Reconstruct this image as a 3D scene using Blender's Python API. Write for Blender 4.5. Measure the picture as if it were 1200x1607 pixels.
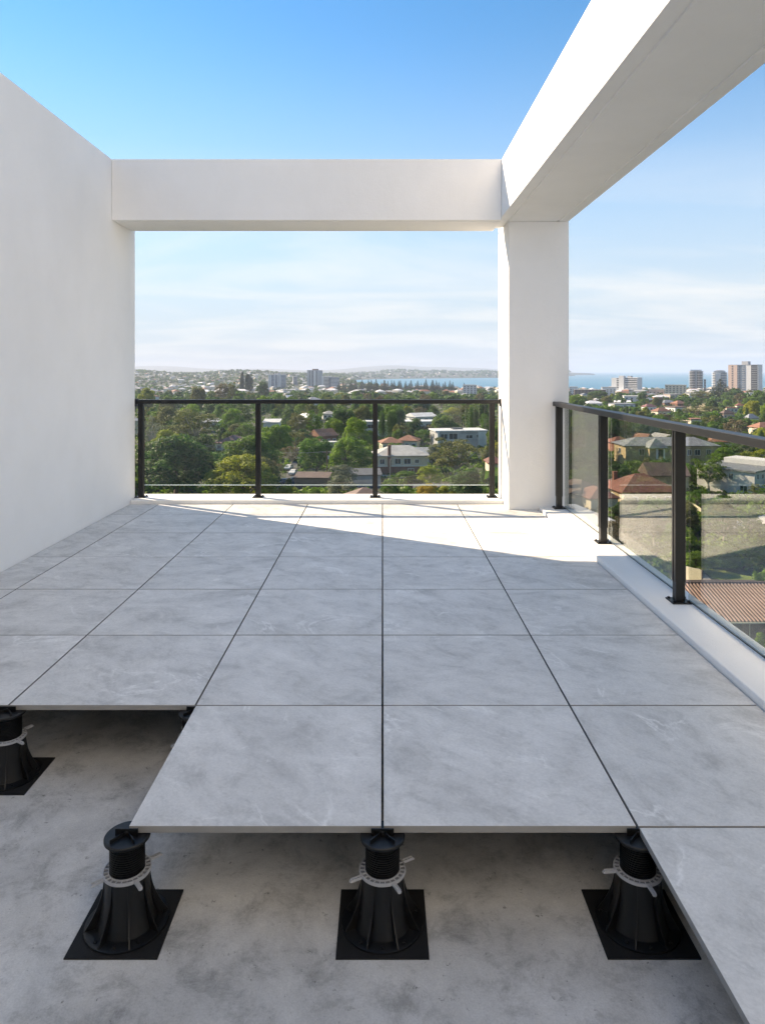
import bpy, math, random
import numpy as np
from mathutils import Vector, Matrix
R = math.radians
random.seed(11)
rng = np.random.default_rng(5)
scene = bpy.context.scene
for o in list(bpy.data.objects):
    bpy.data.objects.remove(o)
C = scene.collection

# ------------------------------------------------------------------ camera, sky, sun, exposure
F, CAMZ, HY = 1102.0, 1.61, 582.0            # focal length and horizon line in photograph pixels (1200 wide)
cd = bpy.data.cameras.new('camera')
cam = bpy.data.objects.new('camera', cd); C.objects.link(cam)
cam.location = (0, 0, CAMZ); cam.rotation_euler = (R(90), 0, 0)
cd.sensor_fit = 'HORIZONTAL'; cd.sensor_width = 36.0
cd.lens = F / 1200 * 36; cd.shift_y = -(803.5 - HY) / 1200
cd.clip_start = 0.1; cd.clip_end = 90000
scene.camera = cam

SUN_DX, SUN_DY, SUN_DZ = 1.0, -0.59, -0.757     # the way sunlight travels
sun_el = math.atan2(-SUN_DZ, math.hypot(SUN_DX, SUN_DY))
sun_az = math.atan2(-SUN_DX, -SUN_DY)           # compass angle of the sun, from +Y towards +X
world = bpy.data.worlds.new('World'); scene.world = world; world.use_nodes = True
wn, wl = world.node_tree.nodes, world.node_tree.links
wn.clear()
sky = wn.new('ShaderNodeTexSky'); sky.sky_type = 'NISHITA'; sky.sun_disc = False
sky.sun_elevation = sun_el; sky.sun_rotation = sun_az
sky.altitude = 0; sky.air_density = 1.0; sky.dust_density = 0.0; sky.ozone_density = 5.0
tc = wn.new('ShaderNodeTexCoord'); sep = wn.new('ShaderNodeSeparateXYZ')
wl.new(tc.outputs['Generated'], sep.inputs[0])
zz = wn.new('ShaderNodeMath'); zz.operation = 'MAXIMUM'; zz.inputs[1].default_value = 0.0
wl.new(sep.outputs['Z'], zz.inputs[0])
za = wn.new('ShaderNodeMath'); za.operation = 'ADD'; za.inputs[1].default_value = 0.10
wl.new(zz.outputs[0], za.inputs[0])
dv = []
for k in 'XY':
    m = wn.new('ShaderNodeMath'); m.operation = 'DIVIDE'
    wl.new(sep.outputs[k], m.inputs[0]); wl.new(za.outputs[0], m.inputs[1]); dv.append(m)
cmb = wn.new('ShaderNodeCombineXYZ')
wl.new(dv[0].outputs[0], cmb.inputs[0]); wl.new(dv[1].outputs[0], cmb.inputs[1])
mp = wn.new('ShaderNodeMapping'); mp.inputs['Rotation'].default_value = (0, 0, R(-24)); mp.inputs['Scale'].default_value = (0.7, 1.25, 1)
mp.inputs['Location'].default_value = (0.35, 0.9, 0)
wl.new(cmb.outputs[0], mp.inputs[0])
nz = wn.new('ShaderNodeTexNoise'); nz.inputs['Scale'].default_value = 0.85; nz.inputs['Detail'].default_value = 9; nz.inputs['Roughness'].default_value = 0.56
nz.inputs['Distortion'].default_value = 0.7
wl.new(mp.outputs[0], nz.inputs['Vector'])
cr = wn.new('ShaderNodeValToRGB'); cr.color_ramp.elements[0].position = 0.42; cr.color_ramp.elements[1].position = 0.78
wl.new(nz.outputs['Fac'], cr.inputs[0])
# cirrus is a layer low over the sea: it thins out towards the zenith
fade = wn.new('ShaderNodeMapRange'); fade.inputs['From Min'].default_value = 0.10; fade.inputs['From Max'].default_value = 0.30
fade.inputs['To Min'].default_value = 1.0; fade.inputs['To Max'].default_value = 0.0
wl.new(sep.outputs['Z'], fade.inputs['Value'])
veil = wn.new('ShaderNodeMapRange'); veil.interpolation_type = 'SMOOTHSTEP'; veil.inputs['From Min'].default_value = 0.0; veil.inputs['From Max'].default_value = 0.47
veil.inputs['To Min'].default_value = 0.97; veil.inputs['To Max'].default_value = 0.0
wl.new(sep.outputs['Z'], veil.inputs['Value'])
cm = wn.new('ShaderNodeMath'); cm.operation = 'MULTIPLY'; wl.new(cr.outputs[0], cm.inputs[0]); wl.new(fade.outputs[0], cm.inputs[1])
cm3 = wn.new('ShaderNodeMath'); cm3.operation = 'MULTIPLY'; cm3.inputs[1].default_value = 0.75; wl.new(cm.outputs[0], cm3.inputs[0])
hs = wn.new('ShaderNodeHueSaturation'); hs.inputs['Saturation'].default_value = 1.26
wl.new(sky.outputs[0], hs.inputs['Color'])
mixv = wn.new('ShaderNodeMix'); mixv.data_type = 'RGBA'
wl.new(veil.outputs[0], mixv.inputs['Factor']); wl.new(hs.outputs[0], mixv.inputs[6])
mixv.inputs[7].default_value = (1.80, 2.68, 4.1, 1)
mixc = wn.new('ShaderNodeMix'); mixc.data_type = 'RGBA'
wl.new(cm3.outputs[0], mixc.inputs['Factor']); wl.new(mixv.outputs[2], mixc.inputs[6])
mixc.inputs[7].default_value = (3.45, 4.0, 4.85, 1)
bg = wn.new('ShaderNodeBackground'); bg.inputs['Strength'].default_value = 0.052
wl.new(mixc.outputs[2], bg.inputs['Color'])
wo = wn.new('ShaderNodeOutputWorld'); wl.new(bg.outputs[0], wo.inputs[0])

sl = bpy.data.lights.new('sun', 'SUN'); sl.energy = 2.0; sl.angle = R(0.53); sl.color = (1.0, 0.97, 0.935)
so = bpy.data.objects.new('sun', sl); C.objects.link(so)
so.rotation_euler = Vector((SUN_DX, SUN_DY, SUN_DZ)).to_track_quat('-Z', 'Y').to_euler()
so.location = (-30, 20, 40)

vs = scene.view_settings
vs.view_transform = 'Standard'; vs.look = 'None'; vs.gamma = 1.0; vs.use_curve_mapping = False
vs.exposure = 2.46
vs.use_white_balance = True; vs.white_balance_temperature = 9400; vs.white_balance_tint = 14
scene.cycles.use_denoising = True
scene.cycles.max_bounces = 8; scene.cycles.diffuse_bounces = 5; scene.cycles.glossy_bounces = 4
scene.cycles.transparent_max_bounces = 24; scene.cycles.volume_bounces = 1
scene.cycles.sample_clamp_indirect = 6.0

# ------------------------------------------------------------------ materials
MATS = {}
def nodes_of(name):
    m = bpy.data.materials.new(name); m.use_nodes = True
    nt = m.node_tree; b = nt.nodes['Principled BSDF']; MATS[name] = m
    return m, nt.nodes, nt.links, b
def ramp(n, l, fac, stops):
    r = n.new('ShaderNodeValToRGB'); e = r.color_ramp.elements
    while len(e) < len(stops): e.new(0.5)
    for k, (p, c) in enumerate(stops):
        e[k].position = p; e[k].color = (*c, 1)
    l.new(fac, r.inputs[0]); return r.outputs[0]
def noise(n, l, vec, scale, detail=4, rough=0.55, dist=0.0):
    t = n.new('ShaderNodeTexNoise'); t.inputs['Scale'].default_value = scale; t.inputs['Detail'].default_value = detail
    t.inputs['Roughness'].default_value = rough; t.inputs['Distortion'].default_value = dist
    if vec is not None: l.new(vec, t.inputs['Vector'])
    return t.outputs['Fac']
def bump(n, l, b, h, strength=0.2, dist=0.01):
    k = n.new('ShaderNodeBump'); k.inputs['Strength'].default_value = strength; k.inputs['Distance'].default_value = dist
    l.new(h, k.inputs['Height']); l.new(k.outputs[0], b.inputs['Normal'])
def mulc(c, f): return tuple(min(1, x * f) for x in c)
def simple(name, col, rough=0.6, var=0.1, scale=3.0, bmp=0.0, bscale=40, metal=0.0, rnd=0.0):
    m, n, l, b = nodes_of(name)
    t = n.new('ShaderNodeTexCoord')
    f = noise(n, l, t.outputs['Object'], scale, 5)
    c = ramp(n, l, f, [(0.3, mulc(col, 1 - var)), (0.7, mulc(col, 1 + var))])
    if rnd:
        oi = n.new('ShaderNodeObjectInfo'); h = n.new('ShaderNodeHueSaturation')
        mr = n.new('ShaderNodeMapRange'); mr.inputs['To Min'].default_value = 1 - rnd; mr.inputs['To Max'].default_value = 1 + rnd
        l.new(oi.outputs['Random'], mr.inputs['Value']); l.new(mr.outputs[0], h.inputs['Value']); l.new(c, h.inputs['Color']); c = h.outputs[0]
    l.new(c, b.inputs['Base Color']); b.inputs['Roughness'].default_value = rough; b.inputs['Metallic'].default_value = metal
    if bmp: bump(n, l, b, noise(n, l, t.outputs['Object'], bscale, 3), bmp, 0.004)
    return m

def m_render():        # painted textured render
    m, n, l, b = nodes_of('render')
    t = n.new('ShaderNodeTexCoord')
    big = noise(n, l, t.outputs['Object'], 0.7, 6, 0.6)
    mpn = n.new('ShaderNodeMapping'); mpn.inputs['Scale'].default_value = (1.6, 1.6, 1.1); l.new(t.outputs['Object'], mpn.inputs[0])
    drip = noise(n, l, mpn.outputs[0], 1.3, 5, 0.6)
    a = n.new('ShaderNodeMath'); a.operation = 'ADD'; l.new(big, a.inputs[0]); l.new(drip, a.inputs[1])
    h = n.new('ShaderNodeMath'); h.operation = 'MULTIPLY'; h.inputs[1].default_value = 0.5; l.new(a.outputs[0], h.inputs[0])
    c = ramp(n, l, h.outputs[0], [(0.36, (0.80, 0.792, 0.775)), (0.62, (0.85, 0.843, 0.828))])
    l.new(c, b.inputs['Base Color']); b.inputs['Roughness'].default_value = 0.85
    f1 = noise(n, l, t.outputs['Object'], 130, 3, 0.6); f2 = noise(n, l, t.outputs['Object'], 18, 3, 0.6)
    s = n.new('ShaderNodeMath'); s.operation = 'ADD'; l.new(f1, s.inputs[0]); l.new(f2, s.inputs[1])
    bump(n, l, b, s.outputs[0], 0.5, 0.005)
def m_tile():          # grey porcelain with cloudy patches and pale veins
    m, n, l, b = nodes_of('tile')
    t = n.new('ShaderNodeTexCoord'); oi = n.new('ShaderNodeObjectInfo')
    mu = n.new('ShaderNodeMath'); mu.operation = 'MULTIPLY'; mu.inputs[1].default_value = 57.0; l.new(oi.outputs['Random'], mu.inputs[0])
    cb = n.new('ShaderNodeCombineXYZ'); l.new(mu.outputs[0], cb.inputs[2]); l.new(mu.outputs[0], cb.inputs[0])
    vr = n.new('ShaderNodeVectorRotate'); vr.rotation_type = 'Z_AXIS'
    an = n.new('ShaderNodeMath'); an.operation = 'MULTIPLY'; an.inputs[1].default_value = 1.2; l.new(oi.outputs['Random'], an.inputs[0])
    l.new(t.outputs['Object'], vr.inputs['Vector']); l.new(an.outputs[0], vr.inputs['Angle'])
    ad = n.new('ShaderNodeVectorMath'); ad.operation = 'ADD'; l.new(vr.outputs[0], ad.inputs[0]); l.new(cb.outputs[0], ad.inputs[1])
    mpn = n.new('ShaderNodeMapping'); mpn.inputs['Rotation'].default_value = (0, 0, R(-35)); mpn.inputs['Scale'].default_value = (1.0, 1.45, 1)
    l.new(ad.outputs[0], mpn.inputs[0]); v = mpn.outputs[0]
    big = noise(n, l, v, 2.3, 10, 0.66, 0.7)
    c1 = ramp(n, l, big, [(0.28, (0.48, 0.47, 0.452)), (0.46, (0.66, 0.646, 0.623)), (0.66, (0.76, 0.743, 0.717))])
    vn = noise(n, l, v, 1.3, 6, 0.58, 0.9)
    d1 = n.new('ShaderNodeMath'); d1.operation = 'SUBTRACT'; d1.inputs[1].default_value = 0.5; l.new(vn, d1.inputs[0])
    d2 = n.new('ShaderNodeMath'); d2.operation = 'ABSOLUTE'; l.new(d1.outputs[0], d2.inputs[0])
    vein = ramp(n, l, d2.outputs[0], [(0.0, (1, 1, 1)), (0.008, (0.5, 0.5, 0.5)), (0.022, (0, 0, 0))])
    msk = ramp(n, l, noise(n, l, v, 1.9, 3, 0.5), [(0.50, (0, 0, 0)), (0.60, (1, 1, 1))])
    vm = n.new('ShaderNodeMath'); vm.operation = 'MULTIPLY'; l.new(vein, vm.inputs[0]); l.new(msk, vm.inputs[1])
    mx = n.new('ShaderNodeMix'); mx.data_type = 'RGBA'; l.new(vm.outputs[0], mx.inputs['Factor']); l.new(c1, mx.inputs[6]); mx.inputs[7].default_value = (0.83, 0.815, 0.79, 1)
    fine = noise(n, l, ad.outputs[0], 75, 4, 0.7)
    fr = ramp(n, l, fine, [(0.3, (0.90, 0.90, 0.90)), (0.7, (1.06, 1.06, 1.06))])
    m2 = n.new('ShaderNodeMix'); m2.data_type = 'RGBA'; m2.blend_type = 'MULTIPLY'; m2.inputs['Factor'].default_value = 1
    l.new(mx.outputs[2], m2.inputs[6]); l.new(fr, m2.inputs[7])
    # darker mottling
    sp = noise(n, l, v, 7, 9, 0.74, 0.4)
    sm = ramp(n, l, sp, [(0.34, (0.84, 0.84, 0.835)), (0.5, (1, 1, 1)), (0.68, (1.06, 1.06, 1.06))])
    m3 = n.new('ShaderNodeMix'); m3.data_type = 'RGBA'; m3.blend_type = 'MULTIPLY'; m3.inputs['Factor'].default_value = 1
    l.new(m2.outputs[2], m3.inputs[6]); l.new(sm, m3.inputs[7])
    l.new(m3.outputs[2], b.inputs['Base Color']); b.inputs['Roughness'].default_value = 0.62
    b.inputs['Specular IOR Level'].default_value = 0.35
    bump(n, l, b, fine, 0.12, 0.002)
def m_slab():          # stained bare concrete
    m, n, l, b = nodes_of('slab')
    t = n.new('ShaderNodeTexCoord'); v = t.outputs['Object']
    c1 = ramp(n, l, noise(n, l, v, 1.5, 10, 0.66, 0.5), [(0.32, (0.43, 0.425, 0.412)), (0.5, (0.55, 0.545, 0.53)), (0.68, (0.66, 0.655, 0.64))])
    st = ramp(n, l, noise(n, l, v, 5.5, 10, 0.78, 0.25), [(0.34, (0.60, 0.60, 0.595)), (0.5, (1, 1, 1)), (0.70, (1.14, 1.14, 1.13))])
    sp = ramp(n, l, noise(n, l, v, 30, 5, 0.72), [(0.63, (1, 1, 1)), (0.70, (0.42, 0.42, 0.41))])
    gr = ramp(n, l, noise(n, l, v, 150, 3, 0.7), [(0.3, (0.88, 0.88, 0.88)), (0.7, (1.08, 1.08, 1.08))])
    c = c1
    for k in (st, sp, gr):
        mx = n.new('ShaderNodeMix'); mx.data_type = 'RGBA'; mx.blend_type = 'MULTIPLY'; mx.inputs['Factor'].default_value = 1
        l.new(c, mx.inputs[6]); l.new(k, mx.inputs[7]); c = mx.outputs[2]
    l.new(c, b.inputs['Base Color']); b.inputs['Roughness'].default_value = 0.8
    bump(n, l, b, noise(n, l, v, 60, 6, 0.7), 0.35, 0.006)
def m_glass(name, r0, tint):
    m, n, l, b = nodes_of(name); n.remove(b); out = n['Material Output']
    lw = n.new('ShaderNodeLayerWeight'); lw.inputs['Blend'].default_value = 0.5
    p = n.new('ShaderNodeMath'); p.operation = 'POWER'; p.inputs[1].default_value = 4.2; l.new(lw.outputs['Facing'], p.inputs[0])
    mr = n.new('ShaderNodeMapRange'); mr.inputs['To Min'].default_value = r0; mr.inputs['To Max'].default_value = 1.0; l.new(p.outputs[0], mr.inputs['Value'])
    tr = n.new('ShaderNodeBsdfTransparent'); tr.inputs[0].default_value = (*tint, 1)
    gl = n.new('ShaderNodeBsdfGlossy'); gl.inputs['Roughness'].default_value = 0.0; gl.inputs[0].default_value = (0.92, 0.93, 0.90, 1)
    mx = n.new('ShaderNodeMixShader'); l.new(mr.outputs[0], mx.inputs[0]); l.new(tr.outputs[0], mx.inputs[1]); l.new(gl.outputs[0], mx.inputs[2])
    l.new(mx.outputs[0], out.inputs[0])
def m_leaf(name, dark, light, trans=0.25):
    m, n, l, b = nodes_of(name); out = n['Material Output']
    a = n.new('ShaderNodeAttribute'); a.attribute_name = 'tone'
    c = ramp(n, l, a.outputs['Fac'], [(0.0, dark), (1.0, light)])
    oi = n.new('ShaderNodeObjectInfo'); h = n.new('ShaderNodeHueSaturation')
    mr = n.new('ShaderNodeMapRange'); mr.inputs['To Min'].default_value = 0.485; mr.inputs['To Max'].default_value = 0.515; l.new(oi.outputs['Random'], mr.inputs['Value'])
    l.new(mr.outputs[0], h.inputs['Hue']); l.new(c, h.inputs['Color'])
    l.new(h.outputs[0], b.inputs['Base Color']); b.inputs['Roughness'].default_value = 0.6; b.inputs['Specular IOR Level'].default_value = 0.3
    tl = n.new('ShaderNodeBsdfTranslucent'); l.new(h.outputs[0], tl.inputs[0])
    mx = n.new('ShaderNodeMixShader'); mx.inputs[0].default_value = trans
    l.new(b.outputs[0], mx.inputs[1]); l.new(tl.outputs[0], mx.inputs[2]); l.new(mx.outputs[0], out.inputs[0])
def m_roof(name, col, pitch=0.35, axis=0, rough=0.7, depth=0.35):
    m, n, l, b = nodes_of(name)
    t = n.new('ShaderNodeTexCoord'); oi = n.new('ShaderNodeObjectInfo')
    f = noise(n, l, t.outputs['Object'], 0.6, 6, 0.65)
    c = ramp(n, l, f, [(0.3, mulc(col, 0.72)), (0.7, mulc(col, 1.2))])
    h = n.new('ShaderNodeHueSaturation'); mr = n.new('ShaderNodeMapRange'); mr.inputs['To Min'].default_value = 0.85; mr.inputs['To Max'].default_value = 1.15
    l.new(oi.outputs['Random'], mr.inputs['Value']); l.new(mr.outputs[0], h.inputs['Value']); l.new(c, h.inputs['Color'])
    l.new(h.outputs[0], b.inputs['Base Color']); b.inputs['Roughness'].default_value = rough
    w = n.new('ShaderNodeTexWave'); w.bands_direction = 'XYZ'[axis]; w.inputs['Scale'].default_value = 1 / pitch / 1.6
    l.new(t.outputs['Object'], w.inputs['Vector']); bump(n, l, b, w.outputs['Fac'], depth, 0.06)
def m_ground():
    m, n, l, b = nodes_of('ground')
    g = n.new('ShaderNodeNewGeometry'); v = g.outputs['Position']
    c1 = ramp(n, l, noise(n, l, v, 0.035, 8, 0.65), [(0.36, (0.018, 0.030, 0.010)), (0.52, (0.034, 0.044, 0.017)), (0.64, (0.065, 0.062, 0.034)), (0.76, (0.12, 0.105, 0.08))])
    k = ramp(n, l, noise(n, l, v, 0.5, 5, 0.7), [(0.3, (0.7, 0.7, 0.7)), (0.7, (1.25, 1.25, 1.25))])
    mx = n.new('ShaderNodeMix'); mx.data_type = 'RGBA'; mx.blend_type = 'MULTIPLY'; mx.inputs['Factor'].default_value = 1
    l.new(c1, mx.inputs[6]); l.new(k, mx.inputs[7]); l.new(mx.outputs[2], b.inputs['Base Color']); b.inputs['Roughness'].default_value = 0.95
def m_sea():
    m, n, l, b = nodes_of('sea')
    g = n.new('ShaderNodeNewGeometry')
    mpn = n.new('ShaderNodeMapping'); mpn.inputs['Scale'].default_value = (0.0006, 0.003, 1); l.new(g.outputs['Position'], mpn.inputs[0])
    c = ramp(n, l, noise(n, l, mpn.outputs[0], 1.0, 6, 0.6), [(0.3, (0.035, 0.16, 0.25)), (0.7, (0.055, 0.23, 0.31))])
    l.new(c, b.inputs['Base Color']); b.inputs['Roughness'].default_value = 0.45; b.inputs['Specular IOR Level'].default_value = 0.3
    m2 = n.new('ShaderNodeMapping'); m2.inputs['Scale'].default_value = (0.05, 0.12, 1); l.new(g.outputs['Position'], m2.inputs[0])
    bump(n, l, b, noise(n, l, m2.outputs[0], 1.0, 5, 0.6), 0.5, 2.0)

m_render(); m_tile(); m_slab(); m_glass('glass', 0.024, (0.94, 0.955, 0.94)); m_glass('glass_smoke', 0.045, (0.885, 0.895, 0.87)); m_ground(); m_sea()
simple('tile_edge', (0.30, 0.295, 0.285), 0.8, 0.12, 8, 0.2, 120)
simple('rail_black', (0.0045, 0.005, 0.006), 0.42, 0.15, 6, 0.05, 200)
simple('plate_black', (0.006, 0.0065, 0.007), 0.45, 0.2, 6)
simple('glass_edge', (0.62, 0.70, 0.66), 0.2, 0.05)
simple('gasket', (0.05, 0.055, 0.055), 0.6)
simple('ped_black', (0.0032, 0.0034, 0.0038), 0.45, 0.25, 12, 0.05, 150)
simple('ped_pad', (0.0028, 0.003, 0.0036), 0.8, 0.25, 20, 0.3, 300)
simple('ped_ring', (0.42, 0.43, 0.45), 0.45, 0.08, 20)
simple('ped_ring_dark', (0.17, 0.175, 0.185), 0.5, 0.08, 20)
simple('bolt', (0.012, 0.012, 0.013), 0.35, 0.1, 10, 0, 40, 0.6)
simple('white_wall', (0.62, 0.615, 0.60), 0.8, 0.08, 0.5)
simple('cream_wall', (0.62, 0.54, 0.41), 0.85, 0.1, 0.6)
simple('yellow_brick', (0.40, 0.31, 0.18), 0.85, 0.14, 1.2)
simple('red_brick', (0.26, 0.115, 0.075), 0.85, 0.18, 1.5)
simple('brown_brick', (0.20, 0.13, 0.10), 0.85, 0.18, 1.5)
simple('grey_wall', (0.36, 0.365, 0.37), 0.8, 0.1, 0.6)
simple('pink_wall', (0.55, 0.40, 0.33), 0.85, 0.08, 0.4)
simple('window_dark', (0.035, 0.042, 0.05), 0.12, 0.3, 0.4)
simple('window_blue', (0.10, 0.15, 0.20), 0.1, 0.3, 0.2)
simple('frame_white', (0.7, 0.7, 0.69), 0.5)
simple('asphalt', (0.06, 0.06, 0.062), 0.9, 0.2, 0.4)
simple('paving', (0.30, 0.27, 0.24), 0.9, 0.15, 0.5)
simple('pale_paving', (0.48, 0.47, 0.45), 0.9, 0.12, 0.5)
simple('road_paint', (0.6, 0.6, 0.58), 0.7)
simple('lawn', (0.13, 0.17, 0.035), 0.95, 0.3, 0.5)
simple('dry_grass', (0.24, 0.19, 0.09), 0.95, 0.25, 0.3)
simple('bark', (0.10, 0.075, 0.055), 0.9, 0.3, 6)
simple('bark_pale', (0.36, 0.32, 0.27), 0.85, 0.3, 5)
simple('timber', (0.13, 0.085, 0.055), 0.85, 0.2, 3)
simple('cream_fence', (0.60, 0.54, 0.38), 0.8, 0.08, 1)
simple('car_white', (0.72, 0.72, 0.71), 0.25, 0.02)
simple('car_grey', (0.20, 0.21, 0.22), 0.25, 0.02)
simple('car_dark', (0.03, 0.035, 0.05), 0.25, 0.02)
simple('tyre', (0.02, 0.02, 0.02), 0.85)
simple('steel', (0.42, 0.43, 0.44), 0.4, 0.08, 3, 0, 40, 0.4)
m_roof('roof_red', (0.20, 0.075, 0.050)); m_roof('roof_orange', (0.26, 0.115, 0.068)); m_roof('roof_brown', (0.125, 0.08, 0.062))
m_roof('roof_grey', (0.20, 0.215, 0.23)); m_roof('roof_pale', (0.36, 0.355, 0.34)); m_roof('roof_white', (0.58, 0.58, 0.58), 0.5)
m_roof('roof_maroon', (0.17, 0.075, 0.068)); m_roof('roof_dark', (0.075, 0.08, 0.088))
simple('roof_sheet', (0.27, 0.175, 0.14), 0.7, 0.22, 0.9)
simple('roof_valley_shade', (0.06, 0.036, 0.028), 0.8, 0.2, 0.9)  # darker copy of the rib colour, paints shade into the valleys
m_leaf('leaf_dark', (0.022, 0.062, 0.012), (0.088, 0.190, 0.032), .38); m_leaf('leaf_mid', (0.046, 0.112, 0.012), (0.150, 0.275, 0.032), .42)
m_leaf('leaf_bright', (0.075, 0.165, 0.012), (0.225, 0.370, 0.032), 0.45); m_leaf('leaf_olive', (0.074, 0.090, 0.020), (0.210, 0.222, 0.060), .38)
m_leaf('leaf_yellow', (0.15, 0.18, 0.014), (0.36, 0.39, 0.040), 0.45); m_leaf('leaf_grey', (0.10, 0.118, 0.072), (0.25, 0.28, 0.18), .38)
m_leaf('leaf_pine', (0.014, 0.036, 0.018), (0.045, 0.086, 0.040), 0.15); m_leaf('leaf_brown', (0.098, 0.082, 0.038), (0.215, 0.172, 0.086), .38)
m_leaf('leaf_gold', (0.28, 0.20, 0.02), (0.48, 0.36, 0.04), 0.35)

# ------------------------------------------------------------------ mesh helpers
class MB:
    def __init__(s): s.v = []; s.f = []; s.m = []
    def add(s, vs, fs, mi=0):
        o = len(s.v); s.v += [tuple(p) for p in vs]; s.f += [tuple(o + i for i in f) for f in fs]; s.m += [mi] * len(fs); return s
    def box(s, x0, x1, y0, y1, z0, z1, mi=0, mat=None):
        vs = [Vector(p) for p in ((x0,y0,z0),(x1,y0,z0),(x1,y1,z0),(x0,y1,z0),(x0,y0,z1),(x1,y0,z1),(x1,y1,z1),(x0,y1,z1))]
        if mat is not None: vs = [mat @ p for p in vs]
        return s.add(vs, [(0,3,2,1),(4,5,6,7),(0,1,5,4),(1,2,6,5),(2,3,7,6),(3,0,4,7)], mi)
    def cbox(s, c, sz, rz=0, mi=0):
        m = Matrix.Translation(c) @ Matrix.Rotation(rz, 4, 'Z')
        a, b, d = sz[0]/2, sz[1]/2, sz[2]/2
        return s.box(-a, a, -b, b, -d, d, mi, m)
    def lathe(s, prof, n=32, mi=0, cx=0, cy=0, closed=False):
        vs = []; fs = []
        for r, z in prof:
            for k in range(n):
                a = 2*math.pi*k/n; vs.append((cx + r*math.cos(a), cy + r*math.sin(a), z))
        P = len(prof)
        for i in range(P - 1 + (1 if closed else 0)):
            j = (i + 1) % P
            for k in range(n):
                q = (k + 1) % n; fs.append((i*n+k, i*n+q, j*n+q, j*n+k))
        if not closed:
            fs.append(tuple(range(n-1, -1, -1))); fs.append(tuple((P-1)*n + k for k in range(n)))
        return s.add(vs, fs, mi)
    def tube(s, pts, rads, n=6, mi=0):
        vs = []; fs = []; pts = [Vector(p) for p in pts]
        for i, p in enumerate(pts):
            d = (pts[min(i+1, len(pts)-1)] - pts[max(i-1, 0)]).normalized()
            a = d.orthogonal().normalized(); b = d.cross(a)
            for k in range(n):
                t = 2*math.pi*k/n; vs.append(p + (a*math.cos(t) + b*math.sin(t))*rads[i])
        for i in range(len(pts)-1):
            for k in range(n):
                q = (k+1) % n; fs.append((i*n+k, i*n+q, (i+1)*n+q, (i+1)*n+k))
        fs.append(tuple(range(n-1, -1, -1))); fs.append(tuple((len(pts)-1)*n+k for k in range(n)))
        return s.add(vs, fs, mi)
    def mesh(s, name, mats):
        me = bpy.data.meshes.new(name); me.from_pydata(s.v, [], s.f)
        for k in (mats if isinstance(mats, (list, tuple)) else [mats]): me.materials.append(MATS[k])
        if any(s.m): me.polygons.foreach_set('material_index', s.m)
        me.update(); return me
    def build(s, name, mats, parent=None, bevel=0, smooth=False, seg=2):
        o = bpy.data.objects.new(name, s.mesh(name, mats)); C.objects.link(o)
        if parent: o.parent = parent
        if bevel:
            md = o.modifiers.new('bevel', 'BEVEL'); md.width = bevel; md.segments = seg; md.limit_method = 'ANGLE'; md.angle_limit = R(35)
        if smooth: smooth_obj(o.data)
        return o
def smooth_obj(me, ang=40):
    me.shade_smooth()
    me.set_sharp_from_angle(angle=R(ang))
def place(name, me, parent=None, loc=(0,0,0), rz=0, sc=None):
    o = bpy.data.objects.new(name, me); C.objects.link(o); o.location = loc; o.rotation_euler = (0, 0, rz)
    if sc: o.scale = sc
    if parent: o.parent = parent
    return o
def tag(o, label=None, cat=None, group=None, kind=None):
    if label: o['label'] = label
    if cat: o['category'] = cat
    if group: o['group'] = group
    if kind: o['kind'] = kind
    return o
def empty(name, loc=(0,0,0), rz=0):
    o = bpy.data.objects.new(name, None); C.objects.link(o); o.location = loc; o.rotation_euler = (0,0,rz); o.empty_display_size = 0.2
    return o

# ------------------------------------------------------------------ terrain and sea
SEA = -44.0
NEAR = [(-0.054, 3350), (-0.05, 3000), (-0.03, 2350), (0.0, 1900), (0.04, 1680), (0.17, 1600), (0.3, 1560), (0.6, 1520), (3, 1500)]
FAR = [(-0.054, 3350), (0.0, 3900), (0.08, 4300), (0.17, 4600), (0.25, 5200), (0.272, 6800), (0.277, 90000)]
def lerpt(t, u):
    if u <= t[0][0]: return t[0][1]
    for (a, p), (b, q) in zip(t, t[1:]):
        if u < b: return p + (q-p)*(u-a)/(b-a)
    return t[-1][1]
def sstep(a, b, x):
    t = min(1, max(0, (x-a)/(b-a))); return t*t*(3-2*t)
def g(x, d):
    dd = max(d, 1.0); u = x / dd if d > 60 else 0
    z = -28 - 13.5 * sstep(350, 1450, d)
    if d > 1200:
        if u < 0.3: z += (30 - 8*math.sin(u*40)) * sstep(1700, 3300, d) * sstep(0.0, -0.14, u) * (1 - 0.55*sstep(3600, 6000, d))
        if d > 3000:
            z += (26 + 14*math.exp(-((u-0.035)/0.03)**2) + 5*math.sin(u*95)) * sstep(3900, 5600, d) * sstep(-0.06, 0.0, u)
        if d > 9000:
            z += max(0, 95 + 38*math.sin(u*17+0.8) + 20*math.sin(u*41+2)) * sstep(10500, 16500, d) * (1 - 0.75*sstep(0.06, 0.25, u))
        if u > -0.054:
            n, f = lerpt(NEAR, u), lerpt(FAR, u)
            if n < d < f: z = -50
            else:
                e = min(abs(d-n)/60.0 if d < n else 9, abs(d-f)/110.0 if d > f else 9)
                if e < 1: z = SEA + 0.4 + (z - SEA) * e * 0.5
        if u > 0.28 and d > 1400: z = min(z, -50) if d > lerpt(NEAR, u) else z
    return z
ds = [-80 + 20*math.exp(k/359*math.log(26080/20)) for k in range(360)]
us = np.linspace(-1.15, 1.5, 230)
tv = []; tf = []
for d in ds:
    for u in us:
        x = u*(d+80); tv.append((x, d, g(x, d)))
nu = len(us)
for i in range(len(ds)-1):
    for j in range(nu-1):
        a = i*nu+j; tf.append((a, a+1, a+nu+1, a+nu))
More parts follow.
